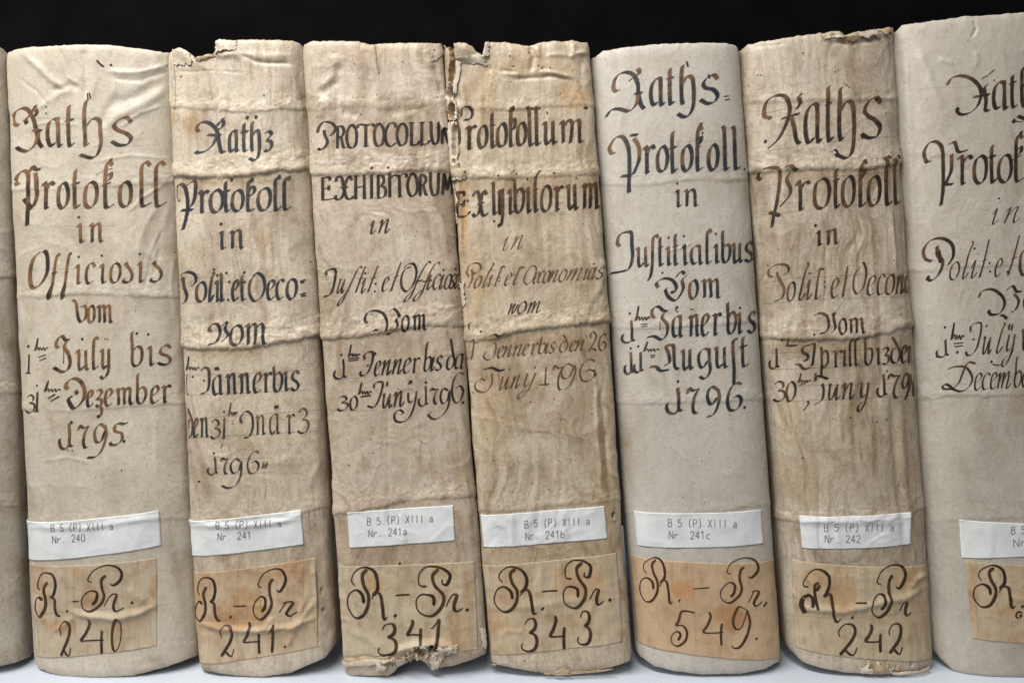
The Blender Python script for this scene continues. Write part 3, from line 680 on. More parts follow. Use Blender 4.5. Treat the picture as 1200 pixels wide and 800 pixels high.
def lines(ink, ox, oy, strokes, nib, ang=35, thin=.2, sc=5.0, mode='nib', lo=None, hi=None, alpha=.93):
    for st in strokes: ink.stroke([(ox+a/sc, oy+b/sc) for a, b in st], nib, ang, thin, mode, lo=lo, hi=hi, alpha=alpha)
def dots(ink, ox, oy, pts, r, sc=5.0, lo=.9, alpha=.93):
    for a, b in pts: ink.dot(ox+a/sc, oy+b/sc, r, lo=lo, alpha=alpha)
def rules(ink, ox, oy, segs, sc=5.0, alpha=.34, wd=.55):
    for (a, b, c, d) in segs: ink.stroke([(ox+a/sc, oy+b/sc), (ox+(a+c)/2/sc, oy+((b+d)/2+2)/sc), (ox+c/sc, oy+d/sc)], wd, mode='line', lo=.75, hi=.9, alpha=alpha)
def typed(ink, text, a, b, hgt, wd=1.15, lo=.6):
    """monospaced line from a to b (pixels: left and right of the run, y of the tops)"""
    n = len(text); rs = ink.rs
    for i, ch in enumerate(text):
        if ch == ' ': continue
        if ch == '.':
            ink.dot(a[0]+(b[0]-a[0])*(i+.4)/n, a[1]+(b[1]-a[1])*(i+.4)/n+hgt*.94, .75, lo=lo, alpha=.8); continue
        t0 = i/n; x = a[0]+(b[0]-a[0])*t0; y = a[1]+(b[1]-a[1])*t0; pw = (b[0]-a[0])/n*.88; sl = (b[1]-a[1])/(b[0]-a[0])
        dy = rs.randn()*.12
        for st in TY[ch]:
            q = []
            for j in range(len(st)):
                q.append((x+st[j][0]*pw, y+dy+st[j][1]*hgt+sl*st[j][0]*pw))
            curvy = ch in '0()' 
            if curvy: ink.stroke(q, wd, mode='line', lo=lo, alpha=.82)
            else:
                for j in range(len(q)-1): ink.stroke([q[j], q[j+1]], wd, mode='line', lo=lo, alpha=.82)

# ------------------------------------------------------------------ shared materials
PAGES, _nt, _b, _L = newmat('old_page_edges')
_v = attr(_nt, 'suv').outputs['Vector']
_c = mixc(_nt, remap(_nt, noise_tex(_nt, _v, (900, 6, 1), (0,0,0), 3), .35, .7), (.46, .38, .27), (.24, .18, .11)); _L(_c, _b.inputs['Base Color']); _b.inputs['Roughness'].default_value = .8
INK_BROWN = ink_mat('iron_gall_ink_brown', (.185, .095, .042), (.026, .018, .015), patchy=.5)
INK_BLUE = ink_mat('iron_gall_ink_blueblack', (.16, .088, .046), (.022, .026, .032), patchy=.55)
INK_DARK = ink_mat('iron_gall_ink_dark', (.135, .070, .034), (.020, .015, .013), patchy=.6)
INK_LABEL = ink_mat('label_ink', (.075, .036, .016), (.026, .016, .011), patchy=.3)
INK_LABEL_BROWN = ink_mat('label_ink_brown', (.085, .038, .015), (.040, .020, .010), patchy=.15)
INK_TYPE = ink_mat('typewriter_ink', (.23, .235, .245), (.15, .155, .165), patchy=.6)
WHITE = paper('white_label_paper', (.64, .665, .68), (.57, .595, .61), (.52, .53, .52), fibre=.06, stain_amt=.25)
GREYSHEET = paper('grey_glue_strip', (.36, .34, .30), (.42, .39, .35), (.30, .27, .22), fibre=.2, stain_amt=.4)
def tan(name, ca, cb, st, ofs, amt=.6): return paper(name, ca, cb, st, fibre=.4, stain_amt=min(1, amt*1.5), ofs=ofs)

# ------------------------------------------------------------------ the setting
def struct(name, V, Q, mat):
    o = link_mesh(name, V, Q, mat, smooth=False); o['kind'] = 'structure'; return o
m, nt, b, L = newmat('white_shelf_lacquer')
tc = nd(nt, 'ShaderNodeTexCoord').outputs['Object']
c = mixc(nt, remap(nt, noise_tex(nt, tc, (9, 14, 1), (0,0,0), 5), .3, .7), (.53, .585, .66), (.49, .545, .62))
c = mixc(nt, remap(nt, noise_tex(nt, tc, (260, 260, 1), (0,0,0), 3), .62, .75, 0, .25), c, (.45, .46, .48)); L(c, b.inputs['Base Color'])
b.inputs['Roughness'].default_value = .42
SHELF = m
def boxm(x0, x1, y0, y1, z0, z1):
    V = [(x, y, z) for z in (z0, z1) for y in (y0, y1) for x in (x0, x1)]
    return V, [(0, 2, 3, 1), (4, 5, 7, 6), (0, 1, 5, 4), (1, 3, 7, 5), (3, 2, 6, 7), (2, 0, 4, 6)]
struct('shelf', *boxm(-.62, .66, -.035, .267, -.022, 0.0), SHELF)
m, nt, b, L = newmat('unlit_shelf_back')
tc = nd(nt, 'ShaderNodeTexCoord').outputs['Object']
c = mixc(nt, remap(nt, noise_tex(nt, tc, (30, 30, 30), (0,0,0), 4), .3, .7), (.0012, .001, .0013), (.0024, .002, .0024)); L(c, b.inputs['Base Color'])  # near-black colour stands in for the unlit darkness behind the books
b.inputs['Roughness'].default_value = .9; b.inputs['Specular IOR Level'].default_value = .05
struct('shelf_back', *boxm(-.62, .66, .268, .280, -.022, .62), m)

# ------------------------------------------------------------------ books: edges in the photograph -> leaning sides on the shelf
EDGE = {0: (None, None), 1: ((10, 100), (40, 750)), 2: ((199.5, 100), (231.5, 750)), 3: ((358, 100), (402, 750)), 4: ((523, 100), (573, 750)),
        '4r': ((694, 100), (737, 740)), '5r': ((869, 100), (912, 740)), '6r': ((1048, 100), (1091, 750)), '7r': ((1238, 100), (1276, 750))}
GAP = {(0, 1): (.0004, .0050), (1, 2): (.0003, .0022), (2, 3): (.0003, .0046), (3, 4): (.0002, .0016), (4, 5): (.0004, .0040), (5, 6): (.0004, .0044), (6, 7): (.0003, .0018)}
ZA, ZB = .03, .34
def target(line, z):
    (xa, ya), (xb, yb) = line; y = CY-F*(z-HC)/(D+.006); return xa+(xb-xa)*(y-ya)/(yb-ya)
def fit(cfg, fl, fr):
    for it in range(14):
        bk = Book(0, cfg); u = np.linspace(bk.s0, bk.s1, 600)
        for j, z in ((0, ZA), (1, ZB)):
            px, _ = project(bk.base(u, np.full(u.shape, z)))
            if fl is not None: cfg['xl'][j] += (target(fl, z)-px.min())*D/F
            if fr is not None: cfg['xr'][j] += (target(fr, z)-px.max())*D/F
C = {}
PARCH_WARM = ((.47, .385, .275), (.395, .31, .205), (.24, .165, .09))
C[0] = dict(grime_browning=0.5, sag=.014, n=2.5, tone='grey_edge', cols=((0.415, 0.38, 0.32), (0.36, 0.325, 0.265), (0.235, 0.185, 0.125)))
C[1] = dict(grime_browning=0.5, sag=.0175, n=2.35, tone='smooth_cream', matkw=dict(streak=.14, specks=.4, grime_amt=.4, rough=.5), cols=((0.51, 0.467, 0.39), (0.455, 0.408, 0.33), (0.305, 0.24, 0.165)))
C[2] = dict(grime_browning=0.95, sag=.012, n=2.9, tone='streaked_cream', cols=((0.54, 0.473, 0.383), (0.47, 0.401, 0.316), (0.28, 0.211, 0.138)))
C[3] = dict(grime_browning=1.05, sag=.008, n=4.0, tone='brown_mottled', cols=((0.495, 0.424, 0.344), (0.42, 0.352, 0.277), (0.26, 0.189, 0.128)))
C[4] = dict(grime_browning=1.1, sag=.009, n=4.0, tone='tan_worn', cols=((0.495, 0.422, 0.328), (0.42, 0.347, 0.261), (0.26, 0.184, 0.107)))
C[5] = dict(grime_browning=0.45, sag=.0155, n=2.45, tone='smooth_grey', cols=((0.475, 0.45, 0.405), (0.43, 0.405, 0.36), (0.32, 0.272, 0.22)))
C[6] = dict(grime_browning=1.1, sag=.0165, n=2.4, tone='streaked_tan', cols=((0.49, 0.434, 0.359), (0.42, 0.366, 0.292), (0.255, 0.192, 0.122)))
C[7] = dict(grime_browning=0.5, sag=.019, n=2.5, tone='pale_grey', cols=((0.425, 0.4, 0.352), (0.38, 0.354, 0.308), (0.3, 0.252, 0.195)))
for k in C: C[k].update(xl=[0, 0], xr=[0, 0], z=(ZA, ZB))
def span(k, xa, xb): C[k]['xl'] = list(xa); C[k]['xr'] = list(xb)
e = lambda x: (x-600)/F*D
span(4, [e(573), e(523)], [e(737), e(694)]); fit(C[4], EDGE[4], EDGE['4r'])
for k in (3, 2, 1):
    g = GAP[(k, k+1)]; xr = [C[k+1]['xl'][0]-g[1], C[k+1]['xl'][1]-g[0]]
    span(k, [x-.08 for x in xr], xr); fit(C[k], EDGE[k], None)
g = GAP[(0, 1)]; xr = [C[1]['xl'][0]-g[1], C[1]['xl'][1]-g[0]]; span(0, [x-.085 for x in xr], xr)
for k in (5, 6, 7):
    g = GAP[(k-1, k)]; xl = [C[k-1]['xr'][0]+g[1], C[k-1]['xr'][1]+g[0]]
    span(k, xl, [x+.08 for x in xl]); fit(C[k], None, EDGE['%dr' % k])

C[0].update(top=[(-120, 52), (0, 55), (6, 58), (10, 62)], bot=[(-110, 792), (0, 781), (20, 776), (43, 766)],
  label="parchment book cut off by the left edge of the photo",
  folds=[([(-100, 328), (60, 322)], .0012, 12, 4), ([(-100, 462), (60, 458)], .0014, 14, 4), ([(-100, 595), (60, 590)], .001, 10, 4)])
C[1].update(top=[(8, 64), (15, 58), (30, 55), (60, 53), (90, 52), (125, 52), (150, 55), (175, 58), (204, 63)],
  bot=[(40, 776), (44, 784), (66, 793), (90, 795), (114, 794.6), (156, 792), (195, 782), (212, 776), (234, 767)],
  label="smooth cream parchment book titled Raths Protokoll in Officiosis, dated 1795", vert=.00005, crumple=.0002, dent=.0011,
  folds=[([(8, 223), (100, 218), (205, 213)], .0007, 9, 5), ([(10, 349), (90, 343), (210, 347)], .0008, 10, 5), ([(14, 479), (90, 481), (150, 475), (215, 471)], .0007, 12, 4), ([(20, 612), (215, 606)], .0006, 10, 5)],
  ridges=[([(26, 62), (50, 84), (64, 96), (76, 104)], 0.00112, 3.6), ([(60, 106), (80, 100), (92, 104)], -0.00074, 3.6), ([(98, 56), (100, 80), (98, 118)], -0.00099, 3.6), ([(108, 58), (112, 90), (106, 118)], 0.00068, 4.3),
    ([(125, 84), (160, 86), (198, 76)], 0.00087, 2.9), ([(130, 92), (165, 94), (198, 84)], -0.00062, 2.9), ([(196, 102), (170, 122), (140, 136), (122, 150)], 0.00099, 5.8), ([(190, 96), (160, 112), (128, 124)], -0.00093, 5.8),
    ([(120, 150), (126, 128), (140, 108)], -0.00087, 5.0), ([(40, 130), (70, 110), (84, 106)], 0.00056, 3.6), ([(165, 290), (178, 300), (200, 235)], 0.00062, 4.3), ([(190, 250), (186, 300), (176, 330)], -0.00050, 3.6), ([(160, 300), (172, 262), (186, 240)], 0.00050, 3.6),
    ([(196, 330), (204, 380), (196, 420)], -0.00062, 5.8), ([(208, 430), (214, 520), (212, 600)], 0.00062, 5.8), ([(200, 600), (210, 660), (222, 730)], -0.00081, 6.5), ([(182, 480), (184, 560)], 0.00037, 3.6), ([(10, 130), (24, 170)], -0.00050, 4.3),
    ([(20, 90), (44, 108), (60, 128)], -.0004, 1.8), ([(70, 64), (78, 90), (92, 100)], .0005, 2), ([(130, 60), (134, 84)], -.0004, 2), ([(185, 66), (192, 78), (200, 80)], -.0005, 1.8), ([(140, 150), (165, 132), (190, 124)], .0005, 2.4),
    ([(110, 190), (150, 182), (200, 186)], .0003, 2), ([(150, 250), (166, 232), (196, 214)], .0005, 2.2), ([(170, 340), (178, 300), (190, 270)], -.0005, 2), ([(30, 150), (60, 142), (96, 148)], .0003, 2), ([(204, 300), (200, 340), (206, 372)], .0005, 2.4), ([(48, 540), (80, 536), (110, 542)], .0003, 2)],
  stains=[(190, 790, 30, 5, (.62, .45, .28), .5), (25, 250, 8, 30, (.85, .76, .6), .4), (212, 668, 10, 22, (.72, .64, .54), .6), (60, 788, 30, 5, (.8, .72, .6), .5)])
C[2].update(top=[(200, 60), (203, 57), (208, 55), (214, 57), (222, 62), (228, 67), (240, 64), (248, 63.5), (251, 60), (253, 46), (275, 47), (300, 46), (330, 47), (345, 48), (352, 51), (357, 55)],
  bot=[(232, 783), (236, 786), (278, 793), (307, 793.6), (340, 789), (382, 771), (396, 754)], rag=.0004,
  label="streaked cream parchment book with torn top left corner and blotted blue-black title", vert=.00022, crumple=.0003, matkw=dict(streak=.7),
  folds=[([(200, 124), (240, 127), (290, 131), (330, 127), (360, 128)], .0011, 12, 4), ([(200, 205), (250, 207), (290, 205), (330, 199), (365, 198)], .0024, 17, 5), ([(208, 405), (250, 408), (290, 407), (330, 400), (375, 392)], .0026, 20, 5), ([(214, 545), (260, 548), (385, 540)], .0003, 15, 6), ([(222, 610), (290, 606), (350, 602), (392, 588)], .0009, 11, 4)],
  ridges=[([(279, 64), (300, 72), (345, 76)], -.0010, 2.2), ([(255, 62), (290, 66), (345, 66)], .0007, 4), ([(204, 84), (240, 83), (290, 85)], -.0004, 1.5), ([(204, 72), (206, 130), (208, 180)], .0008, 2.0), ([(220, 300), (226, 520), (232, 620)], .0004, 2.5),
    ([(350, 60), (356, 120), (362, 220)], -.0007, 4), ([(340, 76), (350, 120), (356, 140)], .0006, 4), ([(368, 430), (374, 560), (384, 700)], .0007, 5), ([(372, 540), (362, 572)], .0007, 4), ([(292, 240), (293, 330)], .0004, 2), ([(255, 400), (256, 500)], .0003, 2), ([(258, 60), (255, 66), (276, 64)], .0008, 3)],
  stains=[(227, 147, 11, 15, (.80, .62, .38), .75), (204, 136, 5, 8, (.78, .68, .50), .6), (262, 655, 4, 6, (.75, .52, .25), .7), (300, 650, 80, 16, (.84, .77, .68), .5), (300, 510, 70, 60, (.93, .88, .80), .4), (308, 282, 10, 14, (.93, .82, .66), .6), (245, 110, 4, 3, (.7, .62, .5), .5), (270, 412, 60, 6, (.80, .70, .55), .55), (280, 212, 70, 6, (.74, .66, .52), .5), (376, 700, 12, 50, (.74, .66, .54), .6), (204, 100, 3, 45, (.92, .78, .56), .5), (260, 60, 9, 5, (.75, .6, .42), .4)],
  gouges=[(377, 692, 2, 4, .0012), (379, 715, 2, 3, .001), (228, 68, 2.5, 1.5, .0012)])
C[3].update(top=[(356, 52), (365, 48), (390, 48), (420, 48), (433, 52), (445, 51), (475, 50), (500, 50), (515, 50), (522, 52), (527, 55)], rag=.0003,
  bot=[(404, 791), (406, 792), (440, 792.5), (456, 792), (462, 788), (467, 781), (473, 777), (480, 774), (490, 773), (498, 777), (503, 783), (508, 784), (532, 781), (556, 773), (566, 768)],
  label="brownish parchment book titled Protocollum Exhibitorum in capitals, chewed at its foot", vert=.00012, crumple=.00035, dent=.0009, matkw=dict(specks=.9, streak=.45),
  folds=[([(356, 202), (400, 205), (450, 202), (490, 198), (530, 200)], .0017, 16, 5), ([(365, 396), (390, 396), (430, 392), (460, 386), (500, 380), (540, 380)], .0022, 20, 5), ([(360, 128), (420, 122), (470, 128), (520, 118)], .0008, 10, 6), ([(385, 602), (410, 600), (480, 585), (550, 580)], .0012, 13, 4)],
  ridges=[([(392, 62), (394, 86), (376, 106)], .0012, 6), ([(398, 74), (394, 96), (372, 112)], -.0013, 5), ([(441, 54), (443, 70), (445, 93)], -.0009, 1.3), ([(372, 118), (380, 124), (374, 140)], .0010, 5), ([(506, 66), (514, 90), (518, 112)], -.0012, 4), ([(500, 56), (508, 80)], .0010, 4), ([(452, 134), (480, 126), (500, 130)], -.0009, 6), ([(400, 130), (420, 136)], -.0008, 5),
    ([(454, 470), (455, 560), (457, 620)], -.0004, 2), ([(490, 490), (491, 540)], .0004, 2), ([(535, 440), (544, 540), (552, 640)], .0005, 5), ([(420, 150), (422, 190)], .0005, 4), ([(480, 160), (482, 195)], .0004, 4), ([(402, 770), (425, 769), (455, 771)], -.0009, 1.6), ([(470, 762), (500, 756), (525, 758)], .0020, 5), ([(505, 772), (518, 768), (530, 764)], -.0012, 3)],
  stains=[(500, 276, 4, 5, (.55, .42, .28), .6), (397, 297, 4, 4, (.85, .66, .48), .6), (500, 130, 30, 10, (.84, .74, .62), .4), (440, 62, 50, 10, (.90, .80, .62), .5), (432, 158, 6, 12, (.98, .84, .62), .5), (540, 550, 10, 30, (.80, .66, .46), .5), (470, 412, 50, 14, (.84, .74, .62), .35), (380, 480, 10, 40, (.86, .75, .60), .4), (535, 345, 8, 30, (.72, .60, .46), .5), (470, 632, 90, 40, (.80, .69, .57), .7)],
  gouges=[(494, 762, 10, 6, .0065), (456, 776, 7, 3.5, .004), (506, 760, 3, 6, .006)])
C[4].update(top=[(515, 60), (521, 57), (527, 54), (530, 60), (534, 50), (545, 50), (553, 54), (558, 60), (566, 64), (568.5, 51), (572, 49), (590, 49), (610, 52), (620, 54), (632, 50), (650, 48), (670, 47.5), (690, 50), (694, 56)], rag=.0004,
  bot=[(572, 776), (577, 779), (604, 784), (634, 789), (670, 788), (700, 786), (718, 782), (738, 775)],
  label="tan parchment book titled Protokollum Exhibitorum, torn along its upper left edge", vert=.00024, crumple=.0004, dent=.0009, matkw=dict(streak=.6, specks=.9),
  folds=[([(530, 205), (545, 206), (580, 208), (640, 206), (705, 202)], .0015, 13, 5), ([(540, 396), (556, 398), (580, 396), (600, 388), (650, 382), (715, 374)], .0024, 18, 5), ([(530, 126), (600, 128), (640, 124), (700, 122)], .0010, 9, 4), ([(556, 598), (600, 597), (680, 588), (735, 584)], .0009, 11, 4)],
  ridges=[([(590, 88), (630, 84), (676, 90)], .0011, 2.5), ([(600, 93), (640, 90), (670, 94)], -.0009, 2.2), ([(584, 82), (610, 86), (640, 83)], -.0008, 2), ([(620, 54), (626, 66), (620, 84)], -.0012, 3), ([(630, 52), (630, 68)], .0009, 3), ([(672, 48), (672, 64), (690, 62)], .0010, 3), ([(684, 66), (680, 90), (690, 140)], -.0008, 4), ([(640, 66), (660, 64), (674, 68)], .0008, 2.5),
    ([(541, 210), (545, 300), (552, 380)], -.0011, 2.2), ([(536, 210), (540, 300)], .0008, 2), ([(640, 260), (643, 330)], .0005, 3), ([(660, 240), (664, 330)], -.0005, 4), ([(690, 260), (700, 330), (696, 360)], .0006, 4), ([(700, 345), (704, 330), (706, 300)], .0008, 3), ([(698, 450), (700, 500), (706, 580)], .0013, 2.6), ([(704, 450), (708, 500), (714, 580)], -.0012, 2.6), ([(695, 430), (698, 450)], .0008, 2.5), ([(564, 100), (562, 160), (566, 200)], .0006, 4), ([(540, 90), (546, 140), (546, 200)], .0010, 4),
    ([(568, 66), (570, 78), (576, 84)], -.0013, 3), ([(655, 540), (652, 560)], .0005, 4)],
  stains=[(530, 108, 4, 22, (.62, .45, .28), .7), (672, 112, 22, 16, (.92, .70, .46), .7), (625, 76, 50, 14, (.88, .74, .52), .5), (570, 110, 14, 45, (.82, .66, .42), .5), (543, 250, 5, 60, (.82, .60, .30), .75), (560, 330, 14, 50, (.88, .74, .50), .5), (610, 215, 80, 10, (.76, .64, .48), .5), (640, 400, 70, 8, (.80, .66, .48), .5), (580, 480, 20, 60, (.90, .78, .56), .5), (708, 590, 12, 80, (.80, .66, .46), .5), (636, 79, 3, 2, (.4, .2, .12), .7), (598, 66, 2, 1.6, (.3, .2, .12), .8), (601, 78, 1.6, 1.4, (.3, .2, .12), .8), (640, 640, 90, 18, (.78, .67, .54), .65), (531, 132, 5, 9, (.8, .48, .2), .8)],
  gouges=[(529.5, 110, 2.4, 6, .007), (531.5, 130, 3, 8, .006), (531, 86, 2.2, 22, .005), (534, 165, 1.6, 26, .003), (528, 59, 2, 4, .004), (719, 603, 1.8, 4, .002), (557, 592, 2, 3, .0018)])
C[5].update(top=[(696, 67), (705, 60), (720, 57), (750, 53), (780, 51), (820, 50), (850, 50), (863, 53), (870, 58)],
  bot=[(742, 760), (748, 768), (766, 781), (790, 787), (824, 791), (870, 790), (900, 784), (914, 775)],
  label="smooth grey parchment book with wide orange label reading R.-Pr. 549", vert=.00003, crumple=.00016, dent=.0005, fine=.00004, matkw=dict(streak=.12, specks=.45, grime_amt=.3, rough=.5),
  folds=[([(698, 216), (760, 216), (800, 210), (875, 210)], .0006, 9, 4), ([(708, 384), (780, 383), (850, 378), (890, 377)], .0008, 12, 4), ([(714, 472), (780, 471), (895, 467)], .0007, 10, 4), ([(725, 600), (800, 602), (870, 594), (905, 590)], .0004, 9, 4)],
  ridges=[([(775, 505), (790, 525), (808, 542)], .0004, 1.6), ([(780, 296), (800, 290), (812, 284)], .0003, 1.5)],
  stains=[(734, 520, 7, 6, (.88, .70, .48), .5), (869, 594, 6, 2, (.5, .42, .36), .6), (855, 212, 30, 3, (.82, .78, .72), .5), (780, 70, 40, 10, (.90, .86, .78), .4), (750, 80, 30, 14, (.95, .88, .78), .4), (880, 700, 20, 100, (.9, .84, .76), .4)])
C[6].update(top=[(868, 58), (876, 52), (890, 49), (920, 44), (950, 40), (975, 37), (985, 36), (988, 41), (995, 40), (1000, 38), (1010, 37), (1030, 34), (1042, 32), (1046, 37), (1050, 42)], rag=.0004,
  bot=[(920, 756), (923, 760), (940, 776), (960, 783), (990, 789), (1030, 792), (1060, 791), (1086, 788), (1094, 780)],
  label="tan parchment book with frayed top and paper label Nr. 242", vert=.00030, crumple=.00035, dent=.0010, matkw=dict(streak=.65, specks=.7),
  folds=[([(872, 202), (920, 199), (960, 197), (1010, 197), (1056, 190)], .0019, 17, 5), ([(890, 394), (940, 397), (1000, 395), (1040, 388), (1072, 378)], .0024, 20, 5), ([(872, 120), (920, 118), (980, 116), (1050, 116)], .0009, 10, 5), ([(905, 605), (940, 610), (1060, 606), (1090, 585)], .0014, 12, 5)],
  ridges=[([(967, 280), (968, 340), (966, 360)], -.0006, 2), ([(1043, 246), (1046, 280), (1050, 320)], .0010, 2.6), ([(1005, 270), (1008, 330)], -.0006, 3), ([(1020, 260), (1026, 350)], .0006, 3), ([(1045, 470), (1050, 540), (1060, 640)], -.0012, 4), ([(1054, 460), (1060, 560), (1068, 640)], .0010, 4), ([(1020, 480), (1022, 560)], .0006, 3), ([(1000, 450), (1003, 560)], -.0006, 4), ([(1066, 420), (1074, 520), (1084, 640)], .0008, 4), ([(985, 440), (984, 520)], .0005, 3),
    ([(975, 48), (1000, 52), (1030, 46)], -.0012, 2.5), ([(960, 46), (980, 46), (1000, 44)], .0010, 2.5), ([(1008, 42), (1030, 40), (1042, 44)], .0010, 2.6), ([(880, 55), (920, 51)], -.0005, 2), ([(900, 480), (930, 520), (940, 560)], .0005, 5)],
  stains=[(1000, 80, 26, 30, (.82, .72, .60), .4), (990, 206, 80, 9, (.80, .64, .46), .5), (980, 405, 90, 9, (.78, .68, .52), .5), (930, 490, 18, 30, (.94, .80, .58), .5), (995, 480, 6, 6, (.95, .82, .5), .5), (1026, 480, 5, 5, (.95, .82, .5), .5), (1060, 560, 20, 160, (.72, .64, .53), .6), (1000, 520, 50, 60, (.86, .79, .69), .5), (1000, 300, 50, 40, (.88, .82, .72), .5), (1000, 440, 4, 4, (1.1, .96, .6), .4), (940, 560, 30, 40, (.9, .78, .58), .5), (898, 700, 12, 60, (.92, .78, .56), .5), (1030, 782, 22, 8, (1.2, 1.15, 1.0), .45), (990, 772, 12, 5, (1.2, 1.18, 1.1), .4)],
  gouges=[(1069, 778, 2, 3, .0015)])
C[7].update(top=[(1048, 38), (1056, 29), (1080, 26), (1110, 22), (1130, 19), (1160, 18), (1200, 14), (1245, 16)],
  bot=[(1096, 766), (1100, 771), (1118, 787), (1155, 795), (1200, 797), (1250, 790), (1285, 775)],
  label="tall pale grey parchment book cut off by the right edge of the photo", vert=.00005, crumple=.0002, dent=.0006, fine=.00005, matkw=dict(streak=.15, specks=.5, grime_amt=.35),
  folds=[([(1058, 182), (1075, 180), (1120, 182), (1250, 180)], .0004, 8, 5), ([(1068, 318), (1080, 317), (1130, 312), (1250, 308)], .0006, 9, 4), ([(1080, 468), (1090, 466), (1110, 463), (1140, 463), (1260, 460)], .0008, 12, 4), ([(1090, 610), (1130, 608), (1260, 602)], .0005, 9, 4)],
  ridges=[([(1076, 58), (1090, 95), (1104, 130)], .0010, 5), ([(1140, 24), (1144, 34), (1138, 46)], -.0009, 1.6), ([(1100, 70), (1118, 74)], .0006, 3), ([(1145, 60), (1142, 80)], .0005, 3), ([(1060, 60), (1066, 160), (1072, 300)], .0010, 5), ([(1084, 480), (1094, 600), (1106, 740)], .0006, 5)],
  stains=[(1068, 317, 8, 3, (.7, .62, .5), .5), (1120, 463, 24, 2, (.66, .6, .5), .5), (1186, 296, 4, 4, (.8, .66, .56), .6), (1085, 465, 8, 3, (.6, .55, .48), .5)])
BK = {}
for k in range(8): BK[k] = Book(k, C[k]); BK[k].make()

# ------------------------------------------------------------------ titles
# book 1
I = Ink(.08, .95, 1); n = 5.4
lines(I, 0, 40, [[(112, 535), (88, 528), (78, 505), (88, 465), (115, 440), (142, 434), (172, 452), (200, 510), (214, 570), (224, 630), (246, 664)], [(224, 575), (205, 640), (165, 684), (128, 680), (100, 662)], [(205, 430), (216, 455), (206, 482)], [(146, 498), (158, 526)], [(150, 502), (185, 458), (212, 415)], [(192, 560), (242, 566)]], n)
word(I, 0, 40, "a:270-362 t:378-438^415 h:480-602^372 s:645-775", (100, 662, 780, 648), 158, n)
lines(I, 0, 40, [[(510, 345), (514, 385)], [(522, 342), (530, 378)], [(268, 420), (270, 430)], [(268, 460), (270, 468)]], 2.0, mode='line', lo=.9)
lines(I, 0, 40, [[(568, 155), (585, 175), (606, 190)], [(642, 182), (656, 180)]], 3.0, mode='line', lo=1)
lines(I, 0, 180, [[(124, 172), (104, 180), (98, 150), (118, 112), (148, 100), (166, 135), (166, 250), (164, 330), (162, 420)], [(172, 108), (190, 74), (208, 92), (236, 90)], [(206, 110), (214, 180), (214, 250), (190, 312), (165, 292), (140, 264)], [(168, 312), (182, 328)]], n)
word(I, 0, 180, "r:245-315 o:335-402 t:416-472^90 o:490-575 k:595-670^28 o:695-772 l:812-890^40 l:896-975^48", (240, 320, 980, 308), 148, n)
lines(I, 0, 180, [[(560, 126), (600, 105), (662, 84)]], 2.2)
word(I, 0, 180, "I:450-500 n:524-606", (450, 520, 610, 516), 104, n*.85); dots(I, 0, 180, [(461, 372)], 1.9)
lines(I, 0, 180, [[(236, 572), (196, 615), (180, 690), (184, 760), (204, 786), (246, 756), (276, 690), (276, 610), (262, 570), (244, 580)]], n*.95)
word(I, 0, 180, "fl:282-345^588 fl:362-412^582 I:440-482 c:500-555 I:582-628 o:645-712 S:725-778 I:806-848 S:882-946", (280, 768, 945, 748), 112, n*.75, slant=.02)
dots(I, 0, 180, [(461, 604), (597, 597), (820, 588)], 1.7)
word(I, 0, 320, "v:425-510^152 o:515-556 m:570-662", (425, 290, 660, 288), 98, n*.72)
word(I, 0, 320, "#s1:154-190^475_586 #tm:205-285^380_456", (0, 0, 1, 0), 1, 2.2, lo=.5); dots(I, 0, 320, [(172, 427), (802, 352), (868, 357), (484, 385)], 1.9)
lines(I, 0, 320, [[(228, 492), (272, 476)], [(234, 512), (272, 494)], [(612, 388), (620, 382)], [(628, 390), (636, 382)]], 1.4, mode='line', lo=.4)
lines(I, 0, 320, [[(345, 435), (330, 420), (340, 385), (364, 366), (386, 390), (412, 386)], [(392, 396), (378, 430), (402, 470), (414, 520), (400, 562), (365, 576), (315, 550)]], n*.85)
lines(I, 0, 320, [[(376, 440), (375, 485), (374, 530)]], 1.1, mode='line', lo=.2)
word(I, 0, 320, "u:450-528 l:540-582^370 y:592-655 b:768-836^342 I:865-902 s:920-1004", (450, 568, 1000, 532), 112, n*.75)
word(I, 0, 440, "#n3:160-212^112_214 #s1:206-238^96_206 #tm:260-360^28_96", (0, 0, 1, 0), 1, 2.6, lo=.6); dots(I, 0, 440, [(222, 56)], 1.4)
lines(I, 0, 440, [[(284, 132), (330, 106)], [(300, 148), (352, 120)]], 2.0, mode='line', lo=.4)
lines(I, 0, 440, [[(402, 76), (388, 62), (402, 30), (440, 14), (478, 36), (498, 88), (486, 145), (440, 190), (412, 160), (405, 130), (430, 118)], [(446, 82), (454, 108)]], n*.95)
word(I, 0, 440, "e:510-548 Z:560-602 e:614-662 m:680-780 b:800-856^-18 e:880-932 r:945-1000", (510, 182, 1000, 154), 98, n*.75)
word(I, 0, 440, "#j1:345-428^278_424 #n7:460-524^288_420 #n5:644-748^268_402", (0, 0, 1, 0), 1, n*.75); dots(I, 0, 440, [(420, 272), (728, 382)], 2.2)
lines(I, 0, 440, [[(615, 298), (585, 282), (556, 325), (564, 384), (594, 380), (618, 320)], [(616, 290), (624, 350), (594, 440), (558, 474), (512, 478)]], n*.75)
rules(I, 0, 40, [(150, 492, 880, 488), (160, 664, 880, 652)], alpha=.28); rules(I, 0, 180, [(230, 172, 960, 166), (120, 322, 980, 310), (360, 424, 700, 420), (90, 680, 960, 660)], alpha=.22)
dots(I, 0, 440, [(715, 552), (400, 435), (425, 436)], 1.0); dots(I, 0, 320, [(795, 218)], .8); dots(I, 0, 180, [(1022, 575)], .9)
I.build('title_lettering', BK[1], INK_BROWN)
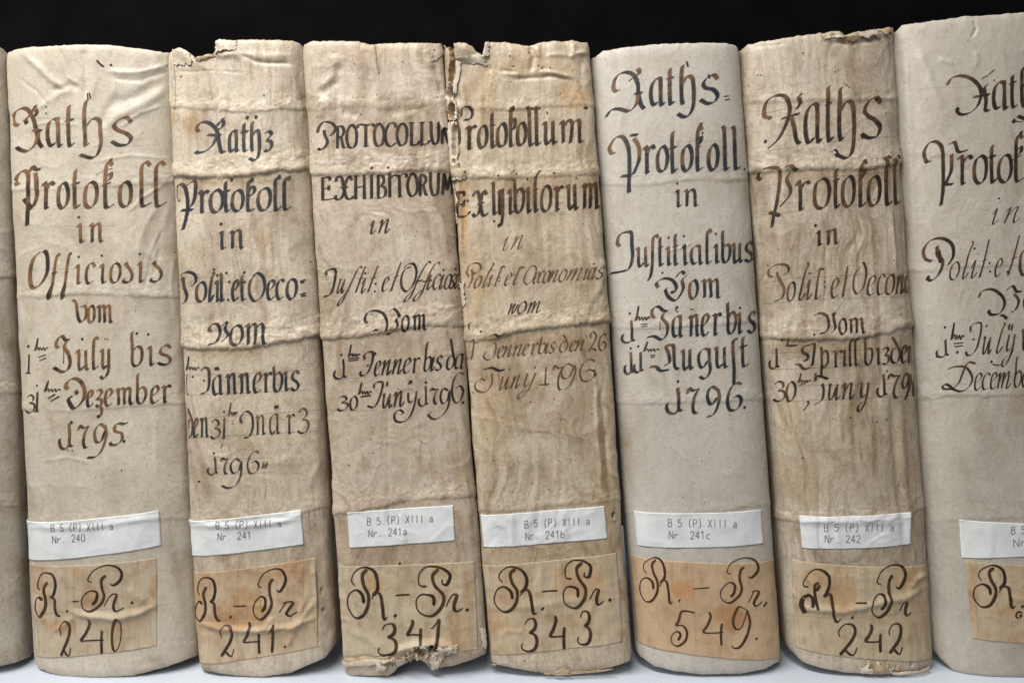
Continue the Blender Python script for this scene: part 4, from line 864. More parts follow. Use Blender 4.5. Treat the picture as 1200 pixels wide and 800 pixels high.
# book 2
I = Ink(.55, 1.3, 2); n = 4.6
lines(I, 180, 40, [[(268, 572), (254, 556), (266, 526), (300, 514), (340, 530), (372, 570), (384, 640), (400, 692), (428, 684)], [(372, 580), (352, 640), (312, 682), (268, 696), (246, 688)], [(366, 560), (402, 545), (408, 510), (386, 516), (372, 540)], [(316, 590), (395, 592)], [(400, 505), (408, 490)]], n*1.1)
word(I, 180, 40, "a:440-500 t:510-560^518 h:568-628^512 z:640-695", (440, 690, 700, 684), 118, n*1.05); dots(I, 180, 40, [(549, 490), (600, 487)], 2.6)
lines(I, 180, 180, [[(152, 280), (134, 268), (134, 205), (164, 178), (190, 210), (202, 300), (192, 380), (176, 446)], [(192, 188), (244, 160), (246, 230), (232, 290), (205, 322)], [(164, 332), (232, 328)]], n*1.1)
word(I, 180, 180, "r:265-322 o:328-410 t:405-452^158 o:455-530 ks:535-596^145 o:608-690 l:702-752^138 l:754-806^138", (265, 346, 800, 328), 125, n*1.1); dots(I, 180, 180, [(458, 155), (580, 148), (738, 132), (796, 138)], 2.2)
word(I, 180, 180, "I:385-425 n:445-530", (385, 560, 530, 552), 105, n*.95); dots(I, 180, 180, [(396, 412)], 2.3)
lines(I, 180, 300, [[(172, 152), (162, 118), (200, 92), (244, 108), (250, 150), (222, 178)], [(178, 120), (184, 180), (200, 230), (190, 264), (168, 280)]], n*.95)
word(I, 180, 300, "o:250-312 ll:322-356^95 I:362-392 L:390-415^98 e:460-500 t:500-548^105 e:664-712 c:718-765 o:778-840", (255, 268, 840, 248), 112, n*.9)
dots(I, 180, 300, [(355, 78), (374, 112), (427, 98), (437, 255), (445, 150), (532, 95)], 1.9)
lines(I, 180, 300, [[(600, 108), (566, 150), (562, 215), (588, 262), (630, 240), (652, 180), (640, 120), (606, 98), (580, 120)]], n*.9)
lines(I, 180, 300, [[(856, 150), (888, 138)], [(860, 158), (880, 150)], [(858, 226), (890, 214)], [(862, 236), (892, 228)]], 2.0, mode='line', lo=.7)
lines(I, 180, 300, [[(345, 440), (326, 430), (344, 402), (376, 398), (392, 445), (372, 500), (325, 518)], [(388, 412), (432, 390), (420, 425), (438, 460), (405, 500)], [(425, 380), (432, 395)]], n*.9)
word(I, 180, 300, "o:450-528 m:540-668", (450, 520, 665, 512), 116, n*.95)
lines(I, 180, 420, [[(192, 92), (196, 210)], [(196, 205), (206, 212)]], 1.6, mode='line', lo=.9)
word(I, 180, 420, "#tm:188-272^-12_72", (0, 0, 1, 0), 1, 2.0, lo=.9); dots(I, 180, 420, [(232, 106), (296, 128)], 1.5)
lines(I, 180, 420, [[(278, 70), (296, 52), (322, 62), (326, 140), (312, 190), (275, 206)], [(362, 48), (366, 68)], [(374, 46), (380, 68)]], n*.8)
word(I, 180, 420, "a:345-408 n:426-488 n:502-565 e:582-632 r:642-690 b:700-756^38 I:762-792 s:800-852^60", (345, 214, 850, 184), 112, n*.85)
word(I, 180, 420, "d:200-234^290 e:236-262 n:274-322 #n3:335-388^358_466 #s1:398-424^350_466 #tm:438-492^258_334 n:596-655 a:676-742 r:778-826 #n3:845-906^290_436", (196, 462, 900, 432), 112, n*.6, lo=.3, hi=1)
lines(I, 180, 420, [[(518, 378), (508, 345), (540, 308), (574, 330), (580, 400), (560, 455), (530, 462)], [(455, 368), (470, 362)], [(455, 384), (472, 376)], [(710, 272), (716, 294)], [(722, 270), (728, 290)]], n*.7)
dots(I, 180, 420, [(412, 310), (355, 552), (268, 718)], 1.6)
word(I, 180, 420, "#j1:316-378^574_678 #n7:395-440^580_672 #n6:545-618^540_672 #xx:638-674^602_642", (0, 0, 1, 0), 1, n*.65, lo=.2, hi=1)
lines(I, 180, 420, [[(508, 600), (480, 585), (452, 622), (464, 668), (498, 652), (514, 604)], [(514, 598), (510, 680), (482, 738), (440, 756), (400, 742)]], n*.65)
lines(I, 180, 420, [[(404, 498), (394, 524)]], 1.2, mode='line', lo=.9)
rules(I, 180, 40, [(130, 222, 560, 230), (390, 566, 680, 556), (300, 684, 460, 684)], alpha=.3)
rules(I, 180, 180, [(180, 350, 830, 328), (350, 455, 560, 455), (270, 225, 830, 210)], alpha=.3)
rules(I, 180, 300, [(170, 275, 890, 258), (170, 150, 880, 140)], alpha=.3)
rules(I, 180, 420, [(186, 214, 920, 182), (186, 98, 900, 64), (200, 464, 980, 420), (200, 352, 980, 298), (370, 675, 700, 665), (440, 585, 700, 578)], alpha=.45)
dots(I, 180, 40, [(647, 361), (162, 250)], 1.2); dots(I, 180, 180, [(918, 632)], 1.2)
I.build('title_lettering', BK[2], INK_BLUE)
# book 3
I = Ink(.7, 1.3, 3); n = 3.6
word(I, 350, 40, "PC:118-215 RC:215-278 OC:278-344 TC:345-442 OC:440-502 CC:505-572 OC:575-637 LC:645-708 LC:706-768 UC:765-832 NC:835-884", (120, 672, 880, 640), 128, n, ang=20, thin=.3)
word(I, 350, 180, "EC:130-218 XC:212-320 HC:325-396 IC:415-440 BC:455-512 IC:520-548 TC:545-632 OC:635-698 RC:700-758 UC:760-830 MC:835-905", (130, 274, 900, 236), 128, n, ang=20, thin=.3)
dots(I, 350, 180, [(430, 87), (526, 83)], 1.9)
word(I, 350, 180, "is:420-456 ns:470-538", (420, 468, 540, 460), 74, n*.85, slant=.12, lo=.2)
lines(I, 350, 300, [[(165, 112), (166, 86), (216, 80), (208, 165), (186, 224), (150, 236)], [(180, 158), (186, 160)]], n*.9, thin=.3)
word(I, 350, 300, "us:228-272 ſl:252-345^62 ts:332-372^60 is:370-400 ts:404-444^55 e:492-524 ts:536-578^42 fl:636-748^40 fl:690-802^38 is:752-786 c:788-826 is:826-856 o:856-892 s:888-912 is:912-940", (225, 218, 930, 188), 84, n*.72, slant=.22, thin=.25, lo=.25)
dots(I, 350, 300, [(450, 162), (446, 206), (848, 80), (390, 100), (918, 75), (936, 188)], 1.5)
lines(I, 350, 300, [[(660, 62), (625, 75), (602, 120), (604, 180), (634, 206), (674, 160), (690, 90), (672, 45), (640, 48), (615, 70)]], n*.9)
lines(I, 350, 300, [[(405, 390), (388, 372), (405, 330), (450, 318), (498, 338), (520, 390), (512, 440)], [(442, 430), (470, 432)], [(528, 325), (560, 308), (590, 348), (572, 370), (580, 410), (540, 452), (515, 455)]], n)
word(I, 350, 300, "o:604-648^350 m:670-748", (604, 442, 745, 430), 88, n*.9)
word(I, 350, 300, "#j1:205-282^600_716 #tm:290-362^518_592", (0, 0, 1, 0), 1, n*.85); dots(I, 350, 300, [(250, 577)], 1.8)
lines(I, 350, 300, [[(290, 600), (358, 594)], [(290, 612), (352, 606)]], 1.5, mode='line', lo=.9)
lines(I, 350, 300, [[(386, 606), (388, 572), (432, 560), (430, 620), (402, 684), (366, 698), (362, 672)], [(402, 634), (408, 644)]], n*.95)
word(I, 350, 300, "e:445-478 ns:488-544 ns:550-608 e:614-654 r:664-706 b:734-776^498 is:774-802 s:802-838 d:868-912^478 a:914-966", (445, 700, 965, 656), 84, n*.85, slant=.12)
word(I, 350, 400, "#n3:228-288^318_402 #0:300-346^318_400 #tm:348-430^238_312 us:488-548 ns:555-618 #j1:700-758^262_375 #n7:768-822^272_365 #n6:894-966^180_352", (488, 388, 690, 374), 86, n*.85, lo=.35)
lines(I, 350, 400, [[(440, 272), (448, 242), (492, 240), (476, 320), (444, 380), (402, 376)], [(362, 322), (424, 314)], [(520, 232), (516, 262)], [(652, 225), (648, 250)], [(662, 225), (658, 246)], [(640, 300), (644, 350), (668, 350)], [(690, 290), (680, 360), (650, 440), (606, 470), (566, 462), (562, 424), (590, 400), (612, 415), (596, 430)]], n*.8, thin=.3)
lines(I, 350, 400, [[(876, 286), (846, 275), (830, 320), (842, 362), (870, 342), (882, 294)], [(884, 285), (878, 370), (842, 430), (792, 454), (760, 428), (784, 406)]], n*.85)
dots(I, 350, 400, [(745, 240), (962, 356), (448, 70)], 2.0)
rules(I, 350, 180, [(110, 740, 480, 720)], alpha=.2); rules(I, 350, 400, [(190, 220, 420, 205), (200, 400, 460, 398)], alpha=.32)
dots(I, 350, 40, [(610, 165), (500, 520)], 1.0); dots(I, 360, 640, [(543, 98)], 1.9); dots(I, 350, 400, [(440, 650), (720, 590), (370, 610)], .8)
I.build('title_lettering', BK[3], INK_DARK)
# book 4
I = Ink(.35, .95, 4); n = 5.2
lines(I, 510, 40, [[(156, 486), (160, 440), (198, 428), (218, 460), (206, 498), (170, 506)], [(128, 515), (142, 570), (142, 640), (112, 682)], [(870, 428), (892, 436)]], n*.8)
word(I, 510, 40, "r:182-240 o:250-306 t:318-356^455 o:360-420 ks:428-470^425 o:478-532 L:536-584^425 L:578-622^430 u:632-712 m:730-868", (185, 675, 868, 632), 132, n, thin=.16)
lines(I, 510, 40, [[(560, 432), (572, 440)], [(602, 432), (615, 440)], [(652, 455), (660, 470)], [(440, 436), (462, 432)]], 2.2, mode='line', lo=.8)
word(I, 510, 180, "EC:120-200 XC:218-306 L:330-366^165 y:372-402 I:425-458 b:462-520^160 I:532-560 t:572-606^130 o:618-680 r:695-748 u:770-836 m:860-958", (120, 372, 955, 318), 142, n*.9, thin=.18)
dots(I, 510, 180, [(370, 130), (460, 158), (540, 150), (170, 276), (190, 276), (345, 395)], 1.6)
lines(I, 510, 180, [[(580, 148), (600, 118), (614, 100)], [(830, 150), (822, 140)], [(470, 125), (480, 115)], [(690, 118), (702, 112)]], 1.6, mode='line', lo=.8)
word(I, 510, 180, "is:398-438 ns:450-518", (398, 566, 515, 556), 78, 1.9, slant=.3, lo=.0, hi=.5)
lines(I, 510, 300, [[(196, 122), (182, 88), (212, 46), (254, 42), (268, 72), (236, 100), (222, 94)], [(216, 76), (216, 140), (190, 186)]], 2.4, lo=0, hi=.4)
word(I, 510, 300, "o:232-268 ll:282-312^42 is:312-336 tl:340-386^58 e:410-442 tl:444-502^62 e:578-604 c:604-632 o:634-668 ns:668-722 o:726-768 ms:775-868 is:872-894 c:896-920 is:920-942 s:944-975", (190, 188, 975, 130), 66, 2.3, slant=.32, thin=.22, lo=.0, hi=.45)
lines(I, 510, 300, [[(560, 60), (530, 100), (520, 145), (540, 164), (574, 130), (592, 80), (580, 56), (556, 62)]], 2.2, lo=0, hi=.4)
dots(I, 510, 300, [(378, 126), (374, 146), (925, 44), (328, 76)], 1.1)
word(I, 510, 300, "vs:432-478 o:484-532 ms:545-622", (432, 340, 622, 330), 66, 2.5, slant=.25, lo=.4, hi=1)
lines(I, 510, 300, [[(320, 468), (350, 456), (375, 468), (410, 448)]], 3.6, lo=.8); lines(I, 510, 300, [[(282, 664), (330, 652), (370, 668), (408, 664)]], 3.8, lo=.8)
lines(I, 510, 300, [[(205, 505), (228, 488), (222, 560), (212, 606)], [(190, 600), (206, 594)], [(304, 530), (352, 508), (346, 580), (310, 606), (284, 588), (300, 556)], [(205, 430), (200, 400), (212, 384)]], 2.1, lo=0, hi=.5)
word(I, 510, 300, "e:366-398 ns:398-452 ns:456-512 e:514-546 r:556-598 b:606-646^468 is:644-670 s:670-698 d:728-776^462 e:788-820 ns:820-878 #n2:900-946^442_552 #n6:952-998^455_552", (366, 592, 900, 548), 62, 2.3, slant=.22, thin=.22, lo=.05, hi=.6)
lines(I, 510, 300, [[(332, 684), (330, 750), (290, 794), (242, 782), (236, 745), (270, 716), (292, 728)], [(440, 652), (434, 668)], [(584, 642), (582, 660)]], 2.4, lo=0, hi=.4)
word(I, 510, 300, "us:376-436 ns:446-498 ys:500-592 #s1:612-672^650_752 #n7:690-752^640_780 #n9s:730-836^628_778 #n6:840-936^604_730", (376, 782, 592, 758), 74, 2.4, slant=.22, thin=.22, lo=.05, hi=.6)
dots(I, 510, 300, [(935, 692), (270, 440)], 1.6)
dots(I, 510, 360, [(512, 722), (395, 645), (740, 650), (756, 655), (735, 660), (365, 672), (460, 650)], .8); dots(I, 510, 40, [(437, 130), (458, 190), (625, 200), (605, 185), (672, 200)], 1.2); dots(I, 540, 560, [(60, 60), (100, 95), (420, 30), (300, 80)], .8)
rules(I, 510, 40, [(300, 500, 700, 492)], alpha=.25)
I.build('title_lettering', BK[4], INK_DARK)
# book 5
I = Ink(.32, 1.35, 5); n = 5.3
lines(I, 690, 60, [[(184, 222), (160, 236), (143, 212), (160, 152), (206, 124), (258, 136), (286, 190), (290, 250), (304, 310), (325, 338)], [(288, 250), (278, 308), (236, 350), (172, 338), (130, 346), (100, 388)], [(286, 100), (296, 128), (266, 150)], [(266, 150), (232, 176)], [(268, 246), (312, 246)]], n*1.05)
word(I, 690, 60, "a:358-442 t:456-502^100 h:530-622^84 s:645-764^140", (358, 320, 764, 300), 158, n*1.05)
lines(I, 690, 60, [[(572, 60), (580, 92)], [(700, 138), (706, 160)]], 2.8, mode='line', lo=1); lines(I, 690, 60, [[(790, 266), (820, 262)], [(796, 288), (826, 280)]], 1.4, mode='line', lo=.9)
lines(I, 690, 60, [[(158, 592), (134, 598), (122, 562), (158, 506), (202, 506), (232, 570), (238, 680), (234, 800), (238, 828)], [(240, 492), (288, 490)], [(262, 510), (292, 560), (292, 640), (260, 722)], [(188, 732), (248, 728)]], n)
word(I, 690, 60, "r:318-384 o:398-464 t:468-518^462 o:542-606 k:620-668^418 o:695-756 L:780-822^440 L:836-888^445", (318, 714, 890, 690), 150, n); dots(I, 690, 60, [(908, 693), (517, 775), (664, 480)], 1.6)
word(I, 690, 200, "I:504-546 n:556-640", (504, 210, 640, 206), 98, n*.8)
lines(I, 690, 200, [[(184, 442), (168, 424), (180, 376), (214, 360), (248, 364), (252, 430), (256, 505), (236, 572), (190, 590), (130, 600)]], n*.9)
word(I, 690, 200, "u:278-352 ſ:345-405^378 t:404-436^388 I:454-482 t:490-526^370 I:548-580 a:594-668 l:682-722^342 I:734-764 b:778-828^338 u:838-900 s:908-962", (278, 562, 962, 532), 112, n*.8); dots(I, 690, 200, [(466, 392), (556, 382), (741, 370), (430, 597)], 1.6)
lines(I, 690, 200, [[(406, 684), (396, 655), (438, 630), (488, 640), (512, 680), (498, 712), (480, 706)], [(506, 626), (540, 590), (562, 604)], [(574, 610), (546, 640), (552, 690), (512, 756), (470, 742), (448, 700), (462, 684)]], n*.85)
word(I, 690, 200, "o:584-638 m:660-772", (584, 748, 772, 742), 108, n*.8)
word(I, 690, 340, "#j1:192-272^178_306 #tm:268-358^92_180 #j1:208-262^362_488 #j1:262-318^358_480 #tm:318-412^300_360", (0, 0, 1, 0), 1, n*.7); dots(I, 690, 340, [(240, 135), (246, 340), (290, 328), (883, 102)], 1.7)
lines(I, 690, 340, [[(302, 200), (345, 196)], [(308, 212), (342, 208)], [(358, 382), (388, 376)], [(362, 394), (386, 388)], [(590, 112), (612, 110)]], 1.3, mode='line', lo=.8)
lines(I, 690, 340, [[(385, 162), (368, 140), (376, 106), (406, 94), (436, 118), (462, 122)], [(444, 128), (428, 160), (458, 200), (456, 256), (425, 288), (380, 268), (340, 276)]], n*.8)
lines(I, 690, 340, [[(416, 185), (414, 235)]], 1.1, mode='line', lo=.3)
word(I, 690, 340, "a:486-552 n:584-646 e:658-702 r:722-772 b:808-862^70 I:868-896 s:925-972", (486, 276, 972, 246), 122, n*.82)
lines(I, 690, 340, [[(508, 112), (522, 98), (512, 96), (508, 120), (524, 122)]], 1.5, mode='line', lo=.9)
lines(I, 690, 340, [[(356, 448), (392, 446), (420, 470), (470, 464)], [(480, 318), (450, 325), (466, 370), (472, 420), (438, 442)], [(480, 318), (496, 330), (502, 440), (526, 462)]], n*.85)
word(I, 690, 340, "u:542-612 g:638-720 u:735-815 t:878-934^275", (542, 464, 934, 444), 118, n*.82)
lines(I, 690, 340, [[(872, 285), (848, 288), (842, 330), (848, 450), (848, 555)]], n*.85)
word(I, 690, 340, "#j1:450-548^568_718 #n7:575-648^570_718 #n9:690-765^564_742 #n6:804-894^538_704", (0, 0, 1, 0), 1, n*.85); dots(I, 690, 340, [(522, 533), (910, 684)], 2.0)
rules(I, 690, 60, [(250, 165, 760, 150), (190, 738, 900, 690), (380, 528, 800, 522)], alpha=.22); rules(I, 690, 200, [(410, 128, 560, 120)], alpha=.22)
dots(I, 700, 580, [(503, 14)], .8)
I.build('title_lettering', BK[5], INK_BLUE)
# book 6
I = Ink(.35, 1.05, 6); n = 5.1
lines(I, 860, 80, [[(200, 306), (214, 292), (178, 278), (188, 205), (238, 164), (298, 168), (326, 230), (312, 310), (262, 412), (198, 472)], [(334, 288), (352, 350), (364, 420), (386, 444)], [(374, 176), (386, 205), (364, 242)], [(366, 180), (398, 146)], [(276, 298), (330, 280), (384, 266)]], n*1.05, thin=.25)
word(I, 860, 80, "a:410-515 t:530-580^110 h:600-712^108 s:738-862", (400, 444, 862, 402), 225, n*1.1)
lines(I, 860, 80, [[(636, 86), (652, 96), (676, 118)]], 3.4, ang=-30, lo=.9); lines(I, 860, 80, [[(556, 494), (590, 478), (606, 500), (594, 526)]], 2.6, lo=.9); dots(I, 860, 80, [(185, 430), (752, 402), (830, 186)], 2.4)
lines(I, 860, 180, [[(158, 156), (142, 138), (150, 112)], [(172, 92), (215, 82), (262, 92), (268, 160), (252, 280), (232, 370), (222, 432)], [(296, 78), (330, 70), (352, 92), (372, 96)], [(326, 112), (308, 150), (330, 205), (322, 250), (268, 312)], [(206, 342), (240, 350), (270, 366)]], n)
lines(I, 860, 180, [[(212, 345), (262, 362)]], 5)
word(I, 860, 180, "r:362-442 o:465-562 t:575-622^88 o:630-708 k:722-776^45 o:782-858 L:870-922^20 L:924-968^22", (362, 332, 968, 294), 172, n*1.0)
lines(I, 860, 180, [[(890, 12), (906, 30)], [(944, 10), (960, 30)], [(758, 36), (770, 56)]], 2.6, mode='line', lo=.7)
word(I, 860, 180, "I:486-520 n:538-610", (486, 538, 610, 526), 84, n*.85); dots(I, 860, 180, [(478, 420)], 2.2)
lines(I, 860, 300, [[(228, 124), (204, 108), (212, 72), (258, 48), (310, 54), (320, 88), (288, 110)], [(250, 92), (264, 130), (294, 190), (280, 244), (234, 268)]], n*.72, lo=.1, hi=.7)
word(I, 860, 300, "o:312-358 ll:376-426^42 is:426-458 tl:456-520^66 e:568-612 ts:630-664^58 e:782-828 c:840-882 o:884-936 ns:944-992 a:994-1030", (315, 262, 1030, 214), 112, n*.62, slant=.08, lo=.1, hi=.8)
lines(I, 860, 300, [[(745, 62), (712, 100), (700, 180), (720, 220), (760, 180), (776, 100), (764, 42), (750, 40)]], n*.6, lo=.1, hi=.7)
dots(I, 860, 300, [(442, 100), (530, 150), (532, 180)], 1.3)
lines(I, 860, 300, [[(462, 350), (500, 332), (540, 350), (552, 400), (532, 440), (495, 452)], [(565, 345), (590, 335), (580, 360), (590, 420), (560, 452)], [(575, 330), (582, 350)]], n*.75)
word(I, 860, 300, "o:610-655 m:668-764", (610, 454, 764, 446), 84, n*.68); dots(I, 860, 300, [(466, 458), (283, 490)], 1.8)
word(I, 860, 300, "#j1:206-266^538_658 #tm:304-372^486_532", (0, 0, 1, 0), 1, n*.62)
lines(I, 860, 300, [[(356, 636), (380, 632), (412, 660), (452, 650)], [(440, 518), (404, 530), (402, 560), (432, 580), (428, 606), (408, 610)], [(436, 522), (470, 515), (464, 600), (458, 642)]], n*.78)
word(I, 860, 300, "p:502-552 r:576-630 I:634-662 l:672-702^488 l:704-736^482 b:766-812^478 I:836-860 z:862-904 d:915-968^472 e:974-1004 n:1008-1046", (502, 652, 1046, 622), 96, n*.66)
word(I, 860, 380, "#n3:232-298^334_448 #0:306-362^332_448 #tm:372-452^284_342 us:545-622 ns:632-708 ys:724-800 #j1:838-892^288_420 #n7:900-968^288_425 #n9s:978-1034^282_440 #n6:1038-1068^290_415", (545, 442, 800, 430), 92, n*.66)
lines(I, 860, 380, [[(478, 282), (476, 330), (490, 300), (552, 318)], [(515, 345), (525, 380), (515, 440), (468, 470)], [(430, 446), (436, 465), (404, 506)], [(388, 352), (426, 340)]], n*.7)
dots(I, 860, 380, [(893, 272), (838, 570), (893, 558), (404, 780), (680, 545)], 1.2)
rules(I, 860, 80, [(130, 275, 330, 232), (330, 232, 860, 182), (130, 495, 440, 445), (440, 440, 970, 395)], alpha=.42)
rules(I, 860, 180, [(140, 195, 400, 150), (400, 148, 980, 102), (150, 360, 420, 330), (540, 305, 980, 296), (110, 120, 180, 108)], alpha=.42)
rules(I, 860, 300, [(180, 155, 340, 128), (340, 128, 1010, 95), (180, 280, 330, 262), (330, 258, 1030, 232), (200, 568, 1040, 535), (240, 662, 1040, 632)], alpha=.4); rules(I, 860, 380, [(300, 450, 1060, 415), (330, 358, 1040, 340)], alpha=.4)
dots(I, 860, 80, [(592, 22), (610, 14), (140, 42), (158, 42)], 1.0); dots(I, 860, 540, [(100, 150)], .8)
I.build('title_lettering', BK[6], INK_DARK)
# book 7
I = Ink(.45, 1.2, 7); n = 5.0
lines(I, 960, 60, [[(748, 202), (772, 160), (832, 145), (902, 172), (944, 232), (930, 310), (882, 360), (830, 372), (800, 350)], [(962, 212), (972, 290), (968, 345), (992, 350)], [(898, 270), (996, 254)], [(945, 166), (985, 142)], [(985, 142), (1026, 108)], [(960, 215), (990, 190)]], n, thin=.2)
dots(I, 960, 60, [(806, 342), (1140, 410)], 3.2); dots(I, 960, 60, [(1020, 172)], 1.2)
word(I, 960, 60, "a:1010-1105 t:1108-1162^135 h:1172-1290^85", (1010, 345, 1290, 318), 158, n*1.05)
word(I, 960, 60, "s:1310-1420", (1010, 345, 1290, 318), 158, n*1.05)
lines(I, 960, 60, [[(1140, 410), (1180, 412), (1215, 396)]], 1.6)
lines(I, 960, 60, [[(658, 640), (628, 648), (614, 592), (640, 542), (680, 530), (714, 562), (724, 640), (724, 800), (712, 905)], [(752, 548), (790, 534), (812, 590), (868, 580)], [(772, 604), (770, 700), (742, 775), (782, 778)]], n, thin=.2)
word(I, 960, 60, "r:808-892 o:902-980 t:986-1036^550 o:1042-1128 k:1128-1200^462 o:1215-1290 l:1300-1360^470 l:1370-1440^470", (808, 780, 1440, 750), 158, n)
word(I, 960, 220, "is:1012-1054 ns:1082-1180", (1012, 212, 1180, 202), 92, n*.5, slant=.22); dots(I, 960, 220, [(1050, 62)], 1.4)
lines(I, 960, 220, [[(658, 430), (622, 415), (612, 362), (652, 308), (720, 296), (776, 332), (782, 400), (752, 452)], [(690, 340), (692, 395), (722, 430), (702, 500), (660, 542), (628, 530)]], n*.95, thin=.18); dots(I, 960, 220, [(638, 524)], 2.6)
lines(I, 960, 220, [[(694, 360), (712, 440)]], 5, ang=10)
word(I, 960, 220, "o:762-818 ll:836-876^312 is:886-926 ts:930-974^296 e:1028-1066 ts:1096-1150^280", (762, 538, 1150, 510), 102, n*.5, slant=.15)
lines(I, 960, 220, [[(1215, 345), (1180, 390), (1172, 460), (1190, 510), (1230, 480), (1240, 400), (1215, 345)]], n*.8)
dots(I, 960, 220, [(992, 440), (998, 490), (906, 355), (1102, 492), (940, 515)], 1.6)
lines(I, 960, 220, [[(932, 642), (950, 604), (1010, 594), (1066, 630), (1084, 680), (1056, 732), (1006, 742), (986, 722)], [(1092, 602), (1130, 574), (1154, 606), (1184, 606)], [(1140, 618), (1166, 660), (1150, 710), (1120, 730)], [(1058, 744), (1082, 750), (1096, 768)]], n*.8, thin=.18); dots(I, 960, 220, [(992, 722)], 2.2)
word(I, 960, 220, "o:1196-1245 m:1260-1370", (1190, 715, 1400, 705), 100, n*.7)
word(I, 960, 360, "#j1:682-760^188_288 #tm:770-846^90_192", (0, 0, 1, 0), 1, n*.6); dots(I, 960, 360, [(736, 116), (808, 262), (690, 286), (1006, 318)], 1.9)
lines(I, 960, 360, [[(788, 212), (840, 206)], [(790, 230), (838, 224)]], 1.5, mode='line', lo=.9)
lines(I, 960, 360, [[(884, 142), (890, 104), (946, 94), (932, 200), (905, 264), (868, 280), (856, 258)], [(895, 185), (910, 188)], [(1112, 95), (1108, 130)], [(1130, 95), (1122, 135)], [(980, 100), (976, 116)]], n*.58)
word(I, 960, 360, "us:952-1008 ll:1032-1076^88 ys:1078-1150", (952, 272, 1150, 256), 98, n*.55, slant=.1)
lines(I, 960, 360, [[(1140, 200), (1120, 280), (1060, 334), (1010, 332)]], 1.8); word(I, 960, 360, "b:1188-1240^120 is:1250-1280 s:1290-1340", (1188, 256, 1340, 246), 98, n*.6)
lines(I, 960, 360, [[(752, 360), (800, 345), (860, 352), (894, 410), (876, 460), (828, 490), (775, 476), (730, 476), (722, 458), (748, 450), (790, 482)], [(915, 328), (870, 322), (840, 380), (815, 440), (776, 476)]], n*.62, thin=.25)
word(I, 960, 360, "e:906-948 c:950-994 e:998-1034 ms:1042-1124 b:1138-1182^282 e:1186-1222 r:1232-1280", (906, 484, 1280, 458), 92, n*.52, slant=.12)
rules(I, 960, 220, [(940, 130, 1000, 124), (960, 214, 1010, 214)], alpha=.3); rules(I, 960, 60, [(520, 228, 700, 215), (700, 215, 900, 205)], alpha=.2)
I.build('title_lettering', BK[7], INK_DARK)

# ------------------------------------------------------------------ white shelfmark labels with typing
def shelfmark(k, corners, l1, l2, h, t2, wrinkle=None, t1='B 5 (P) XIII a'):
    o, at = patch(BK[k], 'shelfmark_label', corners, WHITE, .00035, 90, 40, rag=.12, seed=k, wrinkle=wrinkle)
    I = Ink(.4, .9, 20+k); typed(I, t1, l1[0], l1[1], h); typed(I, t2, l2[0], l2[1], h)
    I.build('typed_lettering', BK[k], INK_TYPE, parent=o, at=at, lift=.00012)
shelfmark(1, [(32, 604), (187, 597), (189, 638.5), (35, 648.5)], ((61.5, 613.5), (134.5, 611)), ((62.5, 627), (101.5, 624.5)), 8.6, 'Nr. 240', [([(32, 617), (100, 618), (188, 606)], .0006, 3.5)])
shelfmark(2, [(224, 604), (353, 596.5), (356, 637), (226, 645)], ((254, 610.5), (331, 607.5)), ((255.5, 624), (295.5, 622)), 8.6, 'Nr. 241', [([(224, 614), (290, 616), (354, 606)], .0010, 4)])
shelfmark(3, [(407.6, 599.5), (531, 591), (533, 632.7), (410, 641)], ((430.5, 606), (508.5, 602)), ((432, 620), (478, 617)), 8.6, 'Nr. 241a', [([(470, 598), (474, 638)], .0005, 4)])
shelfmark(4, [(564, 602), (708, 592), (711.6, 630), (567, 640)], ((614.5, 609), (692, 605)), ((615.5, 623), (662.5, 620.5)), 8.8, 'Nr. 241b', [([(600, 600), (600, 640)], .0004, 3), ([(660, 596), (662, 636)], .0004, 4)])
shelfmark(5, [(743, 598), (891.6, 596), (894, 635.6), (747, 638.5)], ((782.5, 607.5), (864, 608)), ((783.5, 621.5), (833, 621.5)), 9.2, 'Nr. 241c')
shelfmark(6, [(936.5, 603), (1065, 599), (1066.5, 637), (940, 641)], ((965, 612.5), (1048, 612.5)), ((966, 626), (1008.5, 626)), 9.0, 'Nr. 242', [([(936, 612), (990, 612), (1066, 610)], .0006, 4), ([(980, 606), (984, 640)], .0004, 3)])
shelfmark(7, [(1123.5, 608), (1262, 601), (1264, 643), (1127, 653)], ((1184, 616), (1264, 612)), ((1186, 631), (1213, 629)), 9.0, 'Nr.', t1='B 5 (P) XIII a')

# ------------------------------------------------------------------ tan number labels with the old R.-Pr. numbers
def number(k, corners, mat, ox, oy, spec, dts, nib, ink=None, wrinkle=None, stains=(), extra=(), rl=(), lift=.0003, blot=()):
    lift = .00013
    o, at = patch(BK[k], 'number_label', corners, mat, lift, 110, 80, rag=.14, seed=k+10, wrinkle=wrinkle, stains=stains)
    I = Ink(.3, .95, 30+k)
    nib *= 1.3
    word(I, ox, oy, spec, (0, 0, 1, 0), 1, nib, mode='pen', thin=.38, jit=.006)
    dots(I, ox, oy, dts, nib*.46)
    for st, wd in extra: I.stroke([(ox+a/5, oy+b/5) for a, b in st], wd, mode='line', lo=.8)
    for q in blot: I.stroke([(ox+a/5, oy+b/5) for a, b in q[0]], q[1], mode='line', lo=1)
    rules(I, ox, oy, rl, alpha=.3, wd=.5)
    I.build('number_lettering', BK[k], ink or INK_LABEL, parent=o, at=at, lift=.00012)
OR = (.92, .71, .50); BR = (.80, .62, .44)
